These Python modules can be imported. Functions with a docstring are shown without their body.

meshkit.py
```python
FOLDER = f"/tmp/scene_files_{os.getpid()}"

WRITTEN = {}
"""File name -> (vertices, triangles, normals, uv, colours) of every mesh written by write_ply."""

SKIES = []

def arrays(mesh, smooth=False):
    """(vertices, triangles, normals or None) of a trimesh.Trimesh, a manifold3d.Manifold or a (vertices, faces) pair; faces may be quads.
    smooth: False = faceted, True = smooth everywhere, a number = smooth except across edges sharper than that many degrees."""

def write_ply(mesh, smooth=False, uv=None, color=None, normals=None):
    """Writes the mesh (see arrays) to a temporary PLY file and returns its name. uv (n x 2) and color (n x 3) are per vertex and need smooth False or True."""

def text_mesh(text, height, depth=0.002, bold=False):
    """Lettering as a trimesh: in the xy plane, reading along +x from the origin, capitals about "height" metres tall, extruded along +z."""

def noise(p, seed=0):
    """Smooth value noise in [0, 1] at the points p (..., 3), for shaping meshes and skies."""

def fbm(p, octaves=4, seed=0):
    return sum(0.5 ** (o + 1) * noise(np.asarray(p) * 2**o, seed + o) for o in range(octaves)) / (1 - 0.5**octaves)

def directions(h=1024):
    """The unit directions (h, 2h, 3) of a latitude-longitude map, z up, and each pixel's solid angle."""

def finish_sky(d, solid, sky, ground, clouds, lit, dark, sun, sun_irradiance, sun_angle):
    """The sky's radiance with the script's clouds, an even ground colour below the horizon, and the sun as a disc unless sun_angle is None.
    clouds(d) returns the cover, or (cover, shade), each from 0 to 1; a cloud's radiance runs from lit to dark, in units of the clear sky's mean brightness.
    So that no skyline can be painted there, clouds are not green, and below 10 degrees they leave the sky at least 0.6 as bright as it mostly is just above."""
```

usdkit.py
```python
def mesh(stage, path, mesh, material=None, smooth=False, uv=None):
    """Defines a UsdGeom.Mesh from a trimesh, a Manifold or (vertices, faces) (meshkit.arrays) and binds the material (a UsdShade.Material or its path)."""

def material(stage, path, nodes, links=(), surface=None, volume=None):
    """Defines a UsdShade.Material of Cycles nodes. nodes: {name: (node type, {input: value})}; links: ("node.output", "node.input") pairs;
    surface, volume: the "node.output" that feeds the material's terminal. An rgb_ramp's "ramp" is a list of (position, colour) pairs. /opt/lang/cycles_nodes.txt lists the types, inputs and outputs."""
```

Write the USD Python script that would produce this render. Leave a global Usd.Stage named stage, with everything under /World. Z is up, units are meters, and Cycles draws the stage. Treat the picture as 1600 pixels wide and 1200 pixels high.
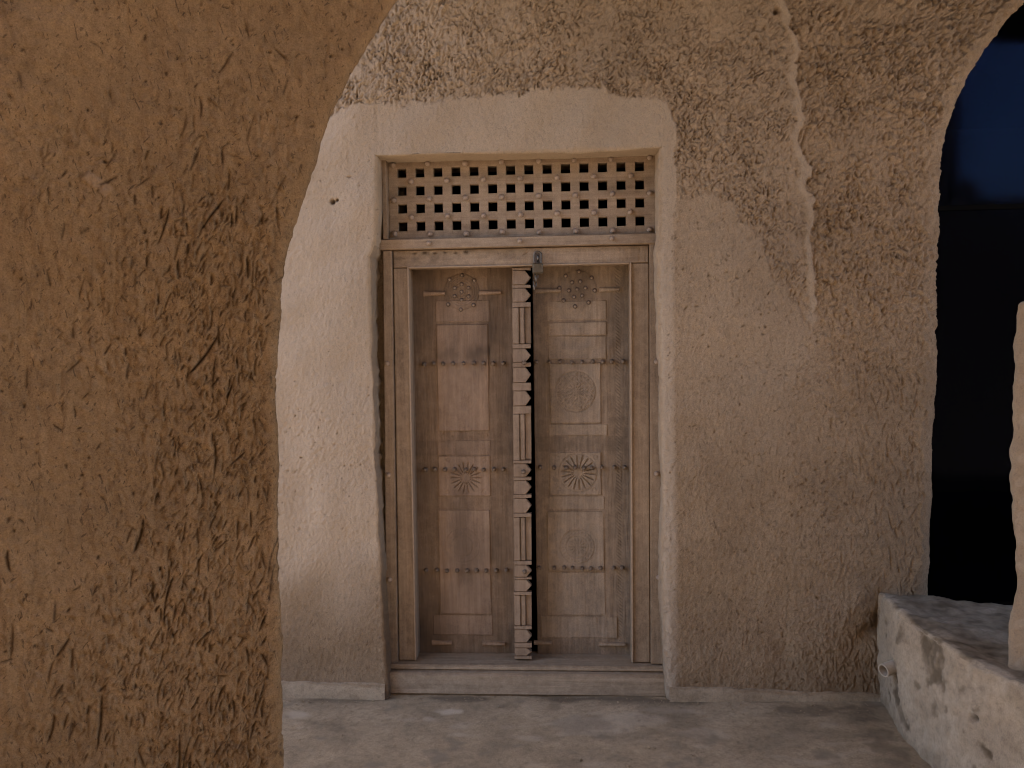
import math
import numpy as np
from scipy import ndimage
import trimesh
import shapely.geometry as sg
import usdkit, meshkit
from pxr import Usd, UsdGeom, UsdLux, UsdShade, Gf, Sdf, Vt

stage = Usd.Stage.CreateInMemory()
UsdGeom.SetStageUpAxis(stage, UsdGeom.Tokens.z)
UsdGeom.SetStageMetersPerUnit(stage, 1.0)
WORLD = UsdGeom.Xform.Define(stage, '/World')
UsdGeom.Scope.Define(stage, '/World/Looks')

# ------------------------------------------------------------------ camera, sky, sun, exposure
EXPOSURE = 3.0
SUN_EL, SUN_X, SUN_Y = math.radians(60), -0.87, 0.49
cam = UsdGeom.Camera.Define(stage, '/World/camera')
cam.CreateHorizontalApertureAttr(36.0)
cam.CreateVerticalApertureAttr(27.0)
cam.CreateFocalLengthAttr(1180 / 1600 * 36.0)
cam.CreateClippingRangeAttr(Gf.Vec2f(0.05, 500))
cam.CreateExposureAttr(EXPOSURE)


def camera_axes(yaw, pitch, roll):
    f = np.array([math.sin(yaw) * math.cos(pitch), math.cos(yaw) * math.cos(pitch), math.sin(pitch)])
    r = np.array([math.cos(yaw), -math.sin(yaw), 0.0])
    u = np.cross(r, f)
    return r * math.cos(roll) + u * math.sin(roll), -r * math.sin(roll) + u * math.cos(roll), f


CAM = np.array([0.165, -3.3176, 1.58])
_r, _u, _f = camera_axes(-0.0584, -0.0458, -0.0148)
cam.AddTransformOp().Set(Gf.Matrix4d(*_r, 0, *_u, 0, *(-_f), 0, *CAM, 1))

sky = UsdLux.DomeLight.Define(stage, '/World/sky')
sky_mat = usdkit.material(stage, '/World/Looks/sky_look', {
    'sky': ('sky_texture', {'sky_type': 'single_scattering', 'sun_disc': False, 'sun_elevation': SUN_EL,
                            'sun_rotation': math.atan2(SUN_X, SUN_Y), 'aerosol_density': 1.6}),
    'bg': ('background_shader', {'strength': 0.088})}, [('sky.color', 'bg.color')], surface='bg.background')
UsdShade.MaterialBindingAPI.Apply(sky.GetPrim()).Bind(sky_mat)
sky.GetPrim().SetCustomDataByKey('kind', 'structure')

sun = UsdLux.DistantLight.Define(stage, '/World/sun')
sun.CreateIntensityAttr(1.25)
sun.CreateNormalizeAttr(True)
sun.CreateAngleAttr(0.5)
sun.CreateColorAttr(Gf.Vec3f(1.0, 0.94, 0.83))
_n = math.hypot(SUN_X, SUN_Y)
_z = np.array([SUN_X / _n * math.cos(SUN_EL), SUN_Y / _n * math.cos(SUN_EL), math.sin(SUN_EL)])
_x = np.cross([0, 0, 1.0], _z); _x /= np.linalg.norm(_x)
_y = np.cross(_z, _x)
sun.AddTransformOp().Set(Gf.Matrix4d(*_x, 0, *_y, 0, *_z, 0, 0, 0, 20, 1))

# ------------------------------------------------------------------ helpers
_used = {}


def numbered(parent, name):
    k = (parent, name)
    n = _used.get(k, 0)
    _used[k] = n + 1
    return name if n == 0 else f'{name}_{n:03d}'


def tag(prim, label=None, category=None, group=None, kind=None):
    p = prim.GetPrim() if hasattr(prim, 'GetPrim') else prim
    for k, v in (('label', label), ('category', category), ('group', group), ('kind', kind)):
        if v:
            p.SetCustomDataByKey(k, v)
    return p


def thing(name, label, category, loc=(0, 0, 0), group=None):
    x = UsdGeom.Xform.Define(stage, '/World/' + numbered('/World', name))
    if any(loc):
        x.AddTranslateOp().Set(Gf.Vec3d(*loc))
    x.GetPrim().SetCustomDataByKey('origin', '%g %g %g' % tuple(loc))
    p = tag(x, label, category, group, 'thing')
    p.ClearCustomDataByKey('origin')
    ORIGIN[str(p.GetPath())] = np.array(loc, float)
    return p


ORIGIN = {}


def origin_of(path):
    for k, v in ORIGIN.items():
        if path == k or path.startswith(k + '/'):
            return v
    return np.zeros(3)


def obj(name, mesh, mat, parent=None, smooth=False, tone=None, pale=None, label=None):
    """One Mesh prim; vertices are given in world coordinates and stored relative to the thing's base."""
    pp = str(parent.GetPath()) if parent is not None else '/World'
    path = pp + '/' + numbered(pp, name)
    v, f, n = meshkit.arrays(mesh, smooth)
    o = origin_of(path)
    if n is not None and smooth is True:
        pass
    m = usdkit.mesh(stage, path, (v - o, f), mat, smooth=False)
    if n is not None:
        m.CreateNormalsAttr(Vt.Vec3fArray.FromNumpy(n.astype(np.float32)))
        m.SetNormalsInterpolation('vertex')
    api = UsdGeom.PrimvarsAPI(m)
    for nm, a in (('tone', tone), ('pale', pale)):
        if a is not None:
            api.CreatePrimvar(nm, Sdf.ValueTypeNames.FloatArray, 'vertex').Set(Vt.FloatArray.FromNumpy(np.asarray(a, np.float32).ravel()))
    if label:
        m.GetPrim().SetCustomDataByKey('label', label)
    return m.GetPrim()


def grid_faces(nr, nc, keep=None):
    i = np.arange(nr * nc).reshape(nr, nc)
    q = np.stack([i[:-1, :-1], i[:-1, 1:], i[1:, 1:], i[1:, :-1]], -1).reshape(-1, 4)
    if keep is not None:
        q = q[np.asarray(keep).ravel()]
    return q


def sheet(P, keep=None):
    nr, nc = P.shape[:2]
    q = grid_faces(nr, nc, keep)
    f = np.vstack([q[:, [0, 1, 2]], q[:, [0, 2, 3]]])
    return P.reshape(-1, 3), f


def normals_of(P):
    du = np.gradient(P, axis=1)
    dv = np.gradient(P, axis=0)
    n = np.cross(du, dv)
    return n / np.maximum(np.linalg.norm(n, axis=-1, keepdims=True), 1e-12)


def box(x0, x1, y0, y1, z0, z1, c=0.0):
    """A box; c > 0 chamfers all edges."""
    if c <= 0:
        b = trimesh.creation.box(bounds=[[x0, y0, z0], [x1, y1, z1]])
        return np.array(b.vertices), np.array(b.faces)
    pts = []
    for sx, ax in ((0, x0), (1, x1)):
        for sy, ay in ((0, y0), (1, y1)):
            for sz, az in ((0, z0), (1, z1)):
                dx, dy, dz = (c if not sx else -c), (c if not sy else -c), (c if not sz else -c)
                pts += [(ax, ay + dy, az + dz), (ax + dx, ay, az + dz), (ax + dx, ay + dy, az)]
    h = trimesh.convex.convex_hull(np.array(pts))
    return np.array(h.vertices), np.array(h.faces)


def merge(*ms):
    v, f, n = [], [], 0
    for a in ms:
        av, af = (np.array(a.vertices), np.array(a.faces)) if hasattr(a, 'vertices') else a
        v.append(av); f.append(af + n); n += len(av)
    return np.vstack(v), np.vstack(f)


def dome(x, y, z, r, h, seg=12, lip=True):
    """A round nail head standing out of a surface that faces -y."""
    prof = [(1.0, 0.0), (1.0, 0.15), (0.93, 0.45), (0.75, 0.75), (0.42, 0.95), (0.0, 1.0)]
    v = []
    for rr, hh in prof[:-1]:
        for k in range(seg):
            a = 2 * math.pi * k / seg
            v.append((x + r * rr * math.cos(a), y - h * hh, z + r * rr * math.sin(a)))
    v.append((x, y - h, z))
    f = []
    for ring in range(len(prof) - 2):
        for k in range(seg):
            a, b = ring * seg + k, ring * seg + (k + 1) % seg
            c, d = a + seg, b + seg
            f += [(a, b, d), (a, d, c)]
    top = len(v) - 1
    base = (len(prof) - 2) * seg
    for k in range(seg):
        f.append((base + k, base + (k + 1) % seg, top))
    return np.array(v), np.array(f)


def tube(points, r, seg=10, cap=True):
    """A tube of radius r (a number or one per point) along points."""
    P = np.asarray(points, float)
    rr = np.broadcast_to(r, len(P))
    T = np.gradient(P, axis=0); T /= np.linalg.norm(T, axis=1, keepdims=True)
    up = np.array([0, 0, 1.0]) if abs(T[0][2]) < 0.9 else np.array([1.0, 0, 0])
    v = []
    a = np.cross(T[0], up); a /= np.linalg.norm(a)
    for p, t, q in zip(P, T, rr):
        a = a - t * (a @ t); a /= np.linalg.norm(a)
        b = np.cross(t, a)
        for k in range(seg):
            w = 2 * math.pi * k / seg
            v.append(p + q * (a * math.cos(w) + b * math.sin(w)))
    f = []
    for i in range(len(P) - 1):
        for k in range(seg):
            A, B = i * seg + k, i * seg + (k + 1) % seg
            f += [(A, B, B + seg), (A, B + seg, A + seg)]
    if cap:
        n = len(v); v += [P[0], P[-1]]
        for k in range(seg):
            f += [(n, (k + 1) % seg, k), (n + 1, (len(P) - 1) * seg + k, (len(P) - 1) * seg + (k + 1) % seg)]
    return np.array(v), np.array(f)


class Raster:
    """A height or tone map over a plane, in metres, read back with bilinear interpolation."""

    def __init__(self, u0, u1, v0, v1, res):
        self.u0, self.v0, self.res = u0, v0, res
        self.nu, self.nv = int(round((u1 - u0) / res)) + 1, int(round((v1 - v0) / res)) + 1
        self.a = np.zeros((self.nv, self.nu), np.float32)
        self.U, self.V = np.meshgrid(u0 + np.arange(self.nu) * res, v0 + np.arange(self.nv) * res)

    def field(self, sv, su, seed):
        """Smooth gaussian noise with feature sizes sv, su in metres, unit variance."""
        g = np.random.default_rng(seed)
        k = max(1, int(min(sv, su) / self.res / 3))
        w = g.standard_normal((self.nv // k + 3, self.nu // k + 3)).astype(np.float32)
        w = ndimage.gaussian_filter(w, (sv / self.res / k, su / self.res / k), mode='wrap')
        w /= w.std()
        if k > 1:
            yy, xx = np.meshgrid(np.arange(self.nv) / k, np.arange(self.nu) / k, indexing='ij')
            w = ndimage.map_coordinates(w, [yy, xx], order=1)
        return w[:self.nv, :self.nu]

    def read(self, u, v, a=None):
        a = self.a if a is None else a
        return ndimage.map_coordinates(a, [(np.asarray(v) - self.v0) / self.res, (np.asarray(u) - self.u0) / self.res], order=1, mode='nearest')


def stamp(R, H, n, weight, L, W, ang, amp, seed, mode='dent', curve=0.3, tone=None, tone_amp=0.0, flake=0.0):
    """n short strokes: straw marks and torn flakes, oriented about ang = (mean, spread) radians from the u axis."""
    g = np.random.default_rng(seed)
    nv, nu = H.shape
    res = R.res
    wmax = float(weight.max())
    made = tries = 0
    while made < n and tries < 40:
        tries += 1
        m = n * 2
        I, J = g.integers(0, nv, m), g.integers(0, nu, m)
        ok = g.random(m) * wmax < weight[I, J]
        for i, j in zip(I[ok], J[ok]):
            if made >= n:
                break
            made += 1
            l = g.uniform(*L) * (1 + 0.8 * (g.random() < 0.1)); w = g.uniform(*W); th = g.normal(*ang)
            s = g.uniform(*amp) * (0.35 + 0.65 * weight[i, j] / wmax)
            h = int((l / 2 + w * 2) / res) + 1
            i0, i1, j0, j1 = max(0, i - h), min(nv, i + h + 1), max(0, j - h), min(nu, j + h + 1)
            yy, xx = np.mgrid[i0 - i:i1 - i, j0 - j:j1 - j] * res
            p = xx * math.cos(th) + yy * math.sin(th)
            q = -xx * math.sin(th) + yy * math.cos(th) - curve * g.uniform(-1, 1) * (p * p) / l
            end = np.clip(1 - np.abs(p) / (l / 2), 0, 1)
            k = np.exp(-(q / (w * (0.45 + 0.55 * end))) ** 2) * np.minimum(1, end * 3)
            t = H[i0:i1, j0:j1]
            if mode == 'dent':
                np.minimum(t, t * (1 - k) + k * (t - s), out=t) if flake == 0 else np.add(t, -s * k + flake * s * np.exp(-((q - 1.6 * w) / w) ** 2) * np.minimum(1, end * 2), out=t)
            else:
                np.add(t, s * k, out=t)
            if tone is not None:
                tt = tone[i0:i1, j0:j1]
                np.maximum(tt, k * tone_amp * g.uniform(0.4, 1), out=tt)  # in wall pits: dark straw colour plus their shade, painted as tone


def smoothstep(a, b, x):
    t = np.clip((x - a) / (b - a), 0, 1)
    return t * t * (3 - 2 * t)


# ------------------------------------------------------------------ materials
def M(name, nodes, links, surface='p.BSDF'):
    return usdkit.material(stage, '/World/Looks/' + name, nodes, links, surface=surface)


def earth(name, c_dark, c_mid, c_light, tone_col, pale_col, rough=0.95, fine=0.25, big=1.1, grain=1.0, grit=0.22, grit_scale=210.0, fleck=0.0, fleck_scale=190.0):
    """Clay render, screed or lime: patchy colour, fine grain; 'tone' and 'pale' carry stains, worn spots and some painted light and shade."""
    nodes = {
        'geo': ('geometry', {}),
        'n1': ('noise_texture', {'scale': big, 'detail': 5.0, 'roughness': 0.6}),
        'r1': ('rgb_ramp', {'ramp': [(0.3, c_dark), (0.5, c_mid), (0.7, c_light)]}),
        'n2': ('noise_texture', {'scale': 46.0, 'detail': 5.0, 'roughness': 0.7}),
        'r2': ('rgb_ramp', {'ramp': [(0.25, (1 - fine,) * 3), (0.5, (1, 1, 1)), (0.75, (1 + fine * 0.6,) * 3)]}),
        'm1': ('mix_color', {'blend_type': 'multiply', 'fac': 1.0, 'use_clamp': False}),
        'ng': ('noise_texture', {'scale': grit_scale, 'detail': 3.0, 'roughness': 0.7}),
        'rg': ('rgb_ramp', {'ramp': [(0.28, (1 - grit,) * 3), (0.5, (1, 1, 1)), (0.72, (1 + 0.7 * grit,) * 3)]}),
        'mg': ('mix_color', {'blend_type': 'multiply', 'fac': 1.0, 'use_clamp': False}),
        'vr1': ('vector_rotate', {'rotate_type': 'y_axis', 'angle': 0.25}), 'vr2': ('vector_rotate', {'rotate_type': 'y_axis', 'angle': -0.8}),
        'mp1': ('mapping', {'scale': (fleck_scale, fleck_scale, 0.2 * fleck_scale)}), 'mp2': ('mapping', {'scale': (0.9 * fleck_scale, 0.9 * fleck_scale, 0.24 * fleck_scale), 'location': (3.1, 7.7, 1.3)}),
        'nf1': ('noise_texture', {'scale': 1.0, 'detail': 1.0}), 'nf2': ('noise_texture', {'scale': 1.0, 'detail': 1.0}),
        'rf1': ('rgb_ramp', {'ramp': [(0.66, (0, 0, 0)), (0.74, (fleck,) * 3)]}), 'rf2': ('rgb_ramp', {'ramp': [(0.67, (0, 0, 0)), (0.75, (fleck,) * 3)]}),
        'mf1': ('mix_color', {'blend_type': 'mix', 'b': tone_col}), 'mf2': ('mix_color', {'blend_type': 'mix', 'b': tone_col}),
        'at': ('attribute', {'attribute': 'tone'}),
        'm2': ('mix_color', {'blend_type': 'mix', 'b': tone_col}),
        'ap': ('attribute', {'attribute': 'pale'}),
        'm3': ('mix_color', {'blend_type': 'mix', 'b': pale_col}),
        'n3': ('noise_texture', {'scale': 120.0, 'detail': 7.0, 'roughness': 0.8}),
        'b': ('bump', {'strength': 0.8 * grain, 'distance': 0.010}),
        'p': ('principled_bsdf', {'roughness': rough, 'specular_ior_level': 0.2, 'diffuse_roughness': 0.6}),
    }
    links = [('geo.position', 'n1.vector'), ('geo.position', 'n2.vector'), ('geo.position', 'n3.vector'),
             ('n1.fac', 'r1.fac'), ('n2.fac', 'r2.fac'), ('r1.color', 'm1.a'), ('r2.color', 'm1.b'),
             ('geo.position', 'ng.vector'), ('ng.fac', 'rg.fac'), ('m1.result', 'mg.a'), ('rg.color', 'mg.b'),
             ('geo.position', 'vr1.vector'), ('geo.position', 'vr2.vector'), ('vr1.vector', 'mp1.vector'), ('vr2.vector', 'mp2.vector'), ('mp1.vector', 'nf1.vector'), ('mp2.vector', 'nf2.vector'),
             ('nf1.fac', 'rf1.fac'), ('nf2.fac', 'rf2.fac'), ('mg.result', 'mf1.a'), ('rf1.color', 'mf1.fac'), ('mf1.result', 'mf2.a'), ('rf2.color', 'mf2.fac'),
             ('mf2.result', 'm3.a'), ('ap.fac', 'm3.fac'), ('m3.result', 'm2.a'), ('at.fac', 'm2.fac'),
             ('m2.result', 'p.base_color'), ('n3.fac', 'b.height'), ('b.normal', 'p.normal')]
    return M(name, nodes, links)


def wood(name, c_dark, c_mid, c_light, axis='z', dust=(0.30, 0.217, 0.15), dust_amt=0.35, rough=0.75, bump=0.35):
    st = {'z': (70, 70, 3.2), 'x': (3.2, 70, 70)}[axis]
    st2 = {'z': (9, 9, 1.6), 'x': (1.6, 9, 9)}[axis]
    nodes = {
        'geo': ('geometry', {}),
        'mp': ('mapping', {'scale': st}), 'mp2': ('mapping', {'scale': st2}),
        'n1': ('noise_texture', {'scale': 1.0, 'detail': 6.0, 'roughness': 0.65, 'distortion': 0.6}),
        'n2': ('noise_texture', {'scale': 1.0, 'detail': 4.0, 'roughness': 0.6}),
        'n4': ('noise_texture', {'scale': 26.0, 'detail': 6.0, 'roughness': 0.75}),
        'r1': ('rgb_ramp', {'ramp': [(0.3, c_dark), (0.5, c_mid), (0.68, c_light)]}),
        'r2': ('rgb_ramp', {'ramp': [(0.3, (0.74, 0.73, 0.72)), (0.5, (0.97, 0.97, 0.97)), (0.7, (1.14, 1.13, 1.11))]}),
        'r4': ('rgb_ramp', {'ramp': [(0.42, (0, 0, 0)), (0.66, (dust_amt,) * 3)]}),
        'm1': ('mix_color', {'blend_type': 'multiply', 'fac': 1.0, 'use_clamp': False}),
        'm2': ('mix_color', {'blend_type': 'mix', 'b': dust}),
        'ng': ('noise_texture', {'scale': 240.0, 'detail': 3.0, 'roughness': 0.7}),
        'rg': ('rgb_ramp', {'ramp': [(0.28, (0.74,) * 3), (0.5, (1, 1, 1)), (0.72, (1.2,) * 3)]}),
        'mg': ('mix_color', {'blend_type': 'multiply', 'fac': 1.0, 'use_clamp': False}),
        'at': ('attribute', {'attribute': 'tone'}),
        'm3': ('mix_color', {'blend_type': 'mix', 'b': tuple(0.35 * c for c in c_dark)}),
        'b': ('bump', {'strength': bump, 'distance': 0.004}),
        'p': ('principled_bsdf', {'roughness': rough, 'specular_ior_level': 0.3}),
    }
    links = [('geo.position', 'mp.vector'), ('geo.position', 'mp2.vector'), ('geo.position', 'n4.vector'), ('mp.vector', 'n1.vector'), ('mp2.vector', 'n2.vector'),
             ('n1.fac', 'r1.fac'), ('n2.fac', 'r2.fac'), ('n4.fac', 'r4.fac'), ('r1.color', 'm1.a'), ('r2.color', 'm1.b'),
             ('m1.result', 'm2.a'), ('r4.color', 'm2.fac'), ('geo.position', 'ng.vector'), ('ng.fac', 'rg.fac'), ('m2.result', 'mg.a'), ('rg.color', 'mg.b'), ('mg.result', 'm3.a'), ('at.fac', 'm3.fac'), ('m3.result', 'p.base_color'),
             ('n1.fac', 'b.height'), ('b.normal', 'p.normal')]
    return M(name, nodes, links)


def plain(name, color, rough=0.6, metallic=0.0, var=0.25, scale=60.0):
    nodes = {'geo': ('geometry', {}), 'n': ('noise_texture', {'scale': scale, 'detail': 4.0, 'roughness': 0.7}),
             'r': ('rgb_ramp', {'ramp': [(0.3, tuple(c * (1 - var) for c in color)), (0.7, tuple(c * (1 + var) for c in color))]}),
             'p': ('principled_bsdf', {'roughness': rough, 'metallic': metallic})}
    return M(name, nodes, [('geo.position', 'n.vector'), ('n.fac', 'r.fac'), ('r.color', 'p.base_color')])


MUD = earth('pale_clay_render', (0.205, 0.142, 0.089), (0.25, 0.177, 0.114), (0.295, 0.212, 0.139), (0.085, 0.055, 0.034), (0.47, 0.395, 0.322), big=1.6, grit=0.30, grit_scale=190.0, fleck=0.5, fleck_scale=120.0)
MUD_BROWN = earth('brown_clay_render', (0.20, 0.126, 0.065), (0.242, 0.154, 0.081), (0.285, 0.184, 0.10), (0.032, 0.018, 0.009), (0.36, 0.25, 0.165), big=3.0, grit=0.34, grit_scale=380.0, fleck=0.55, fleck_scale=230.0, grain=1.3)
LIME = earth('grey_lime_plaster', (0.315, 0.252, 0.19), (0.375, 0.302, 0.228), (0.43, 0.35, 0.268), (0.088, 0.063, 0.040), (0.5, 0.45, 0.4), big=4.0, fine=0.3, grain=0.9, grit=0.22, grit_scale=240.0)
SKIRT = earth('pale_skirting_plaster', (0.27, 0.205, 0.142), (0.33, 0.255, 0.18), (0.38, 0.298, 0.217), (0.2, 0.15, 0.11), (0.5, 0.42, 0.35), fine=0.3, grain=1.2, big=7.0)
SCREED = earth('grey_brown_screed', (0.205, 0.156, 0.107), (0.275, 0.208, 0.140), (0.345, 0.265, 0.182), (0.085, 0.062, 0.043), (0.42, 0.35, 0.275), big=3.4, fine=0.34, grain=0.7, rough=0.85, grit=0.26, grit_scale=230.0)
SAND = earth('sandy_ground', (0.40, 0.30, 0.20), (0.45, 0.34, 0.23), (0.50, 0.38, 0.26), (0.1, 0.08, 0.06), (0.5, 0.4, 0.3), big=0.4)
SHADY = earth('bounce_damping_clay', (0.10, 0.075, 0.055), (0.12, 0.09, 0.066), (0.14, 0.105, 0.078), (0.05, 0.04, 0.03), (0.2, 0.15, 0.11), big=1.0)  # clay darkened to cut light bounced off the unseen roof and arch back
DARK = plain('near_black_clay', (0.035, 0.028, 0.023), 0.95)  # very dark clay for the rooms behind the wall
FAR = earth('shaded_far_clay', (0.13, 0.09, 0.065), (0.155, 0.11, 0.08), (0.18, 0.13, 0.095), (0.1, 0.07, 0.05), (0.4, 0.3, 0.2), big=0.6)
WOOD_FRAME = wood('dusty_frame_wood', (0.135, 0.092, 0.061), (0.175, 0.123, 0.083), (0.21, 0.15, 0.104), dust=(0.31, 0.225, 0.155))
WOOD_FRAME_X = wood('dusty_crossbeam_wood', (0.15, 0.104, 0.070), (0.195, 0.138, 0.094), (0.235, 0.17, 0.12), axis='x', dust=(0.32, 0.235, 0.163))
WOOD_LEFT = wood('brown_leaf_wood', (0.106, 0.067, 0.042), (0.141, 0.092, 0.059), (0.176, 0.118, 0.079), dust_amt=0.25)
WOOD_LEFT_PANEL = wood('reddish_panel_wood', (0.15, 0.098, 0.067), (0.19, 0.128, 0.089), (0.23, 0.158, 0.113), dust_amt=0.25)
WOOD_RIGHT = wood('greyed_leaf_wood', (0.118, 0.083, 0.058), (0.152, 0.11, 0.079), (0.19, 0.141, 0.104), dust_amt=0.4)
WOOD_RIGHT_PANEL = wood('dusty_panel_wood', (0.155, 0.115, 0.084), (0.196, 0.149, 0.111), (0.24, 0.186, 0.142), dust_amt=0.45)
WOOD_POST = wood('pinkish_post_wood', (0.13, 0.087, 0.058), (0.162, 0.111, 0.076), (0.195, 0.137, 0.096), dust=(0.27, 0.195, 0.14))
WOOD_SILL = wood('worn_sill_wood', (0.165, 0.118, 0.078), (0.215, 0.156, 0.106), (0.26, 0.193, 0.135), axis='x', dust_amt=0.55, dust=(0.30, 0.23, 0.165))
STUD = plain('dusty_nail_head', (0.115, 0.082, 0.058), 0.6, 0.0)
STUD_DARK = plain('dark_iron_nail_head', (0.07, 0.047, 0.035), 0.55, 0.2)
BEAD = plain('highlit_bead_wood', (0.245, 0.178, 0.125), 0.6, 0.0, 0.15)  # bead wood lightened: the highlight along the inner edge is in its colour
BOSS = plain('dusty_wood_boss', (0.235, 0.175, 0.135), 0.6)
STEEL = plain('worn_steel', (0.11, 0.097, 0.088), 0.38, 1.0, 0.3)
BRASS = plain('tarnished_lock_body', (0.085, 0.066, 0.045), 0.42, 0.5, 0.3)
PVC = plain('dusty_pipe_plastic', (0.40, 0.34, 0.28), 0.5, 0.0, 0.12)
SASH = M('black_door_sash', {'p': ('principled_bsdf', {'base_color': (0.004, 0.004, 0.004), 'roughness': 1.0, 'specular_ior_level': 0.0})}, [])
GLASS = M('dark_window_glass', {
    'fr': ('fresnel', {'IOR': 1.26}), 't': ('transparent_bsdf', {'color': (0.55, 0.58, 0.6)}), 'g': ('glossy_bsdf', {'color': (0.13, 0.17, 0.33), 'roughness': 0.07}),
    'mix': ('mix_closure', {})}, [('fr.fac', 'mix.fac'), ('t.BSDF', 'mix.closure1'), ('g.BSDF', 'mix.closure2')], surface='mix.closure')

# ------------------------------------------------------------------ ground and floor
gx = np.unique(np.r_[np.linspace(-90, -8, 14), np.linspace(-8, 8, 41), np.linspace(8, 90, 14)])
gX, gY = np.meshgrid(gx, gx)
gP = np.stack([gX, gY, -0.06 + 0 * gX], -1)
tag(obj('ground', sheet(gP), SAND, smooth=True), kind='structure')

fr = Raster(-3.2, 2.0, -2.2, 0.35, 0.006)
ftone, fpale = np.zeros_like(fr.a), np.zeros_like(fr.a)
fh = 0.0022 * fr.field(0.14, 0.2, 5) + 0.0008 * fr.field(0.02, 0.03, 6) + 0.0004 * fr.field(0.008, 0.01, 7)
bl = fr.field(0.05, 0.11, 8) + 0.6 * fr.field(0.016, 0.03, 9)
ftone = 0.30 * smoothstep(0.4, 2.6, bl)
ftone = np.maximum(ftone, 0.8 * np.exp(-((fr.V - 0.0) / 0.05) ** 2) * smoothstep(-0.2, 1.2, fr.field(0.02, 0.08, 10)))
sp = fr.field(0.02, 0.035, 11) + 0.5 * fr.field(0.009, 0.012, 12)
fpale = 0.36 * smoothstep(0.9, 2.3, fr.field(0.06, 0.14, 13) + 0.5 * fr.field(0.015, 0.03, 14))
for cx, cy, rx, ry, a in ((-0.30, -0.13, 0.07, 0.035, 0.8), (-0.40, -0.19, 0.05, 0.03, 0.5), (-0.98, -0.16, 0.06, 0.05, 0.55), (-0.93, -0.27, 0.04, 0.03, 0.4), (0.62, -0.10, 0.2, 0.03, 0.35), (-0.26, -0.27, 0.06, 0.06, 0.3), (0.75, -0.28, 0.15, 0.05, 0.3)):
    d = ((fr.U - cx) / rx) ** 2 + ((fr.V - cy) / ry) ** 2
    fpale = np.maximum(fpale, a * smoothstep(0.3, 1.0, np.exp(-d) + 0.22 * sp))
for cx, cy, rx, ry, a in ((-0.05, -0.08, 0.10, 0.03, 0.35), (0.14, -0.06, 0.03, 0.05, 0.4), (-0.72, -0.28, 0.08, 0.04, 0.35), (0.5, -0.3, 0.22, 0.06, 0.3), (1.3, -0.08, 0.25, 0.06, 0.6), (1.42, -0.3, 0.1, 0.25, 0.5)):
    d = ((fr.U - cx) / rx) ** 2 + ((fr.V - cy) / ry) ** 2
    ftone = np.maximum(ftone, a * smoothstep(0.3, 1.0, np.exp(-d) + 0.3 * sp))
stamp(fr, ftone, 150, np.ones_like(ftone), (0.01, 0.03), (0.003, 0.006), (0, 1.5), (0, 0), 15, mode='ridge', tone=ftone, tone_amp=0.9)
fx = np.unique(np.r_[np.linspace(-3.2, -1.2, 60), np.arange(-1.2, 1.75, 0.007)])
fy = np.unique(np.r_[np.linspace(-2.2, -0.75, 60), np.arange(-0.75, 0.30, 0.007)])
FX, FY = np.meshgrid(fx, fy)
FZ = 0.008 + 0.014 * smoothstep(-0.6, 1.6, FX) + fr.read(FX, FY, fh)
FP = np.stack([FX, FY, FZ], -1)
tag(obj('floor', sheet(FP), SCREED, smooth=True, tone=fr.read(FX, FY, ftone), pale=fr.read(FX, FY, fpale)), kind='structure')

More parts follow.
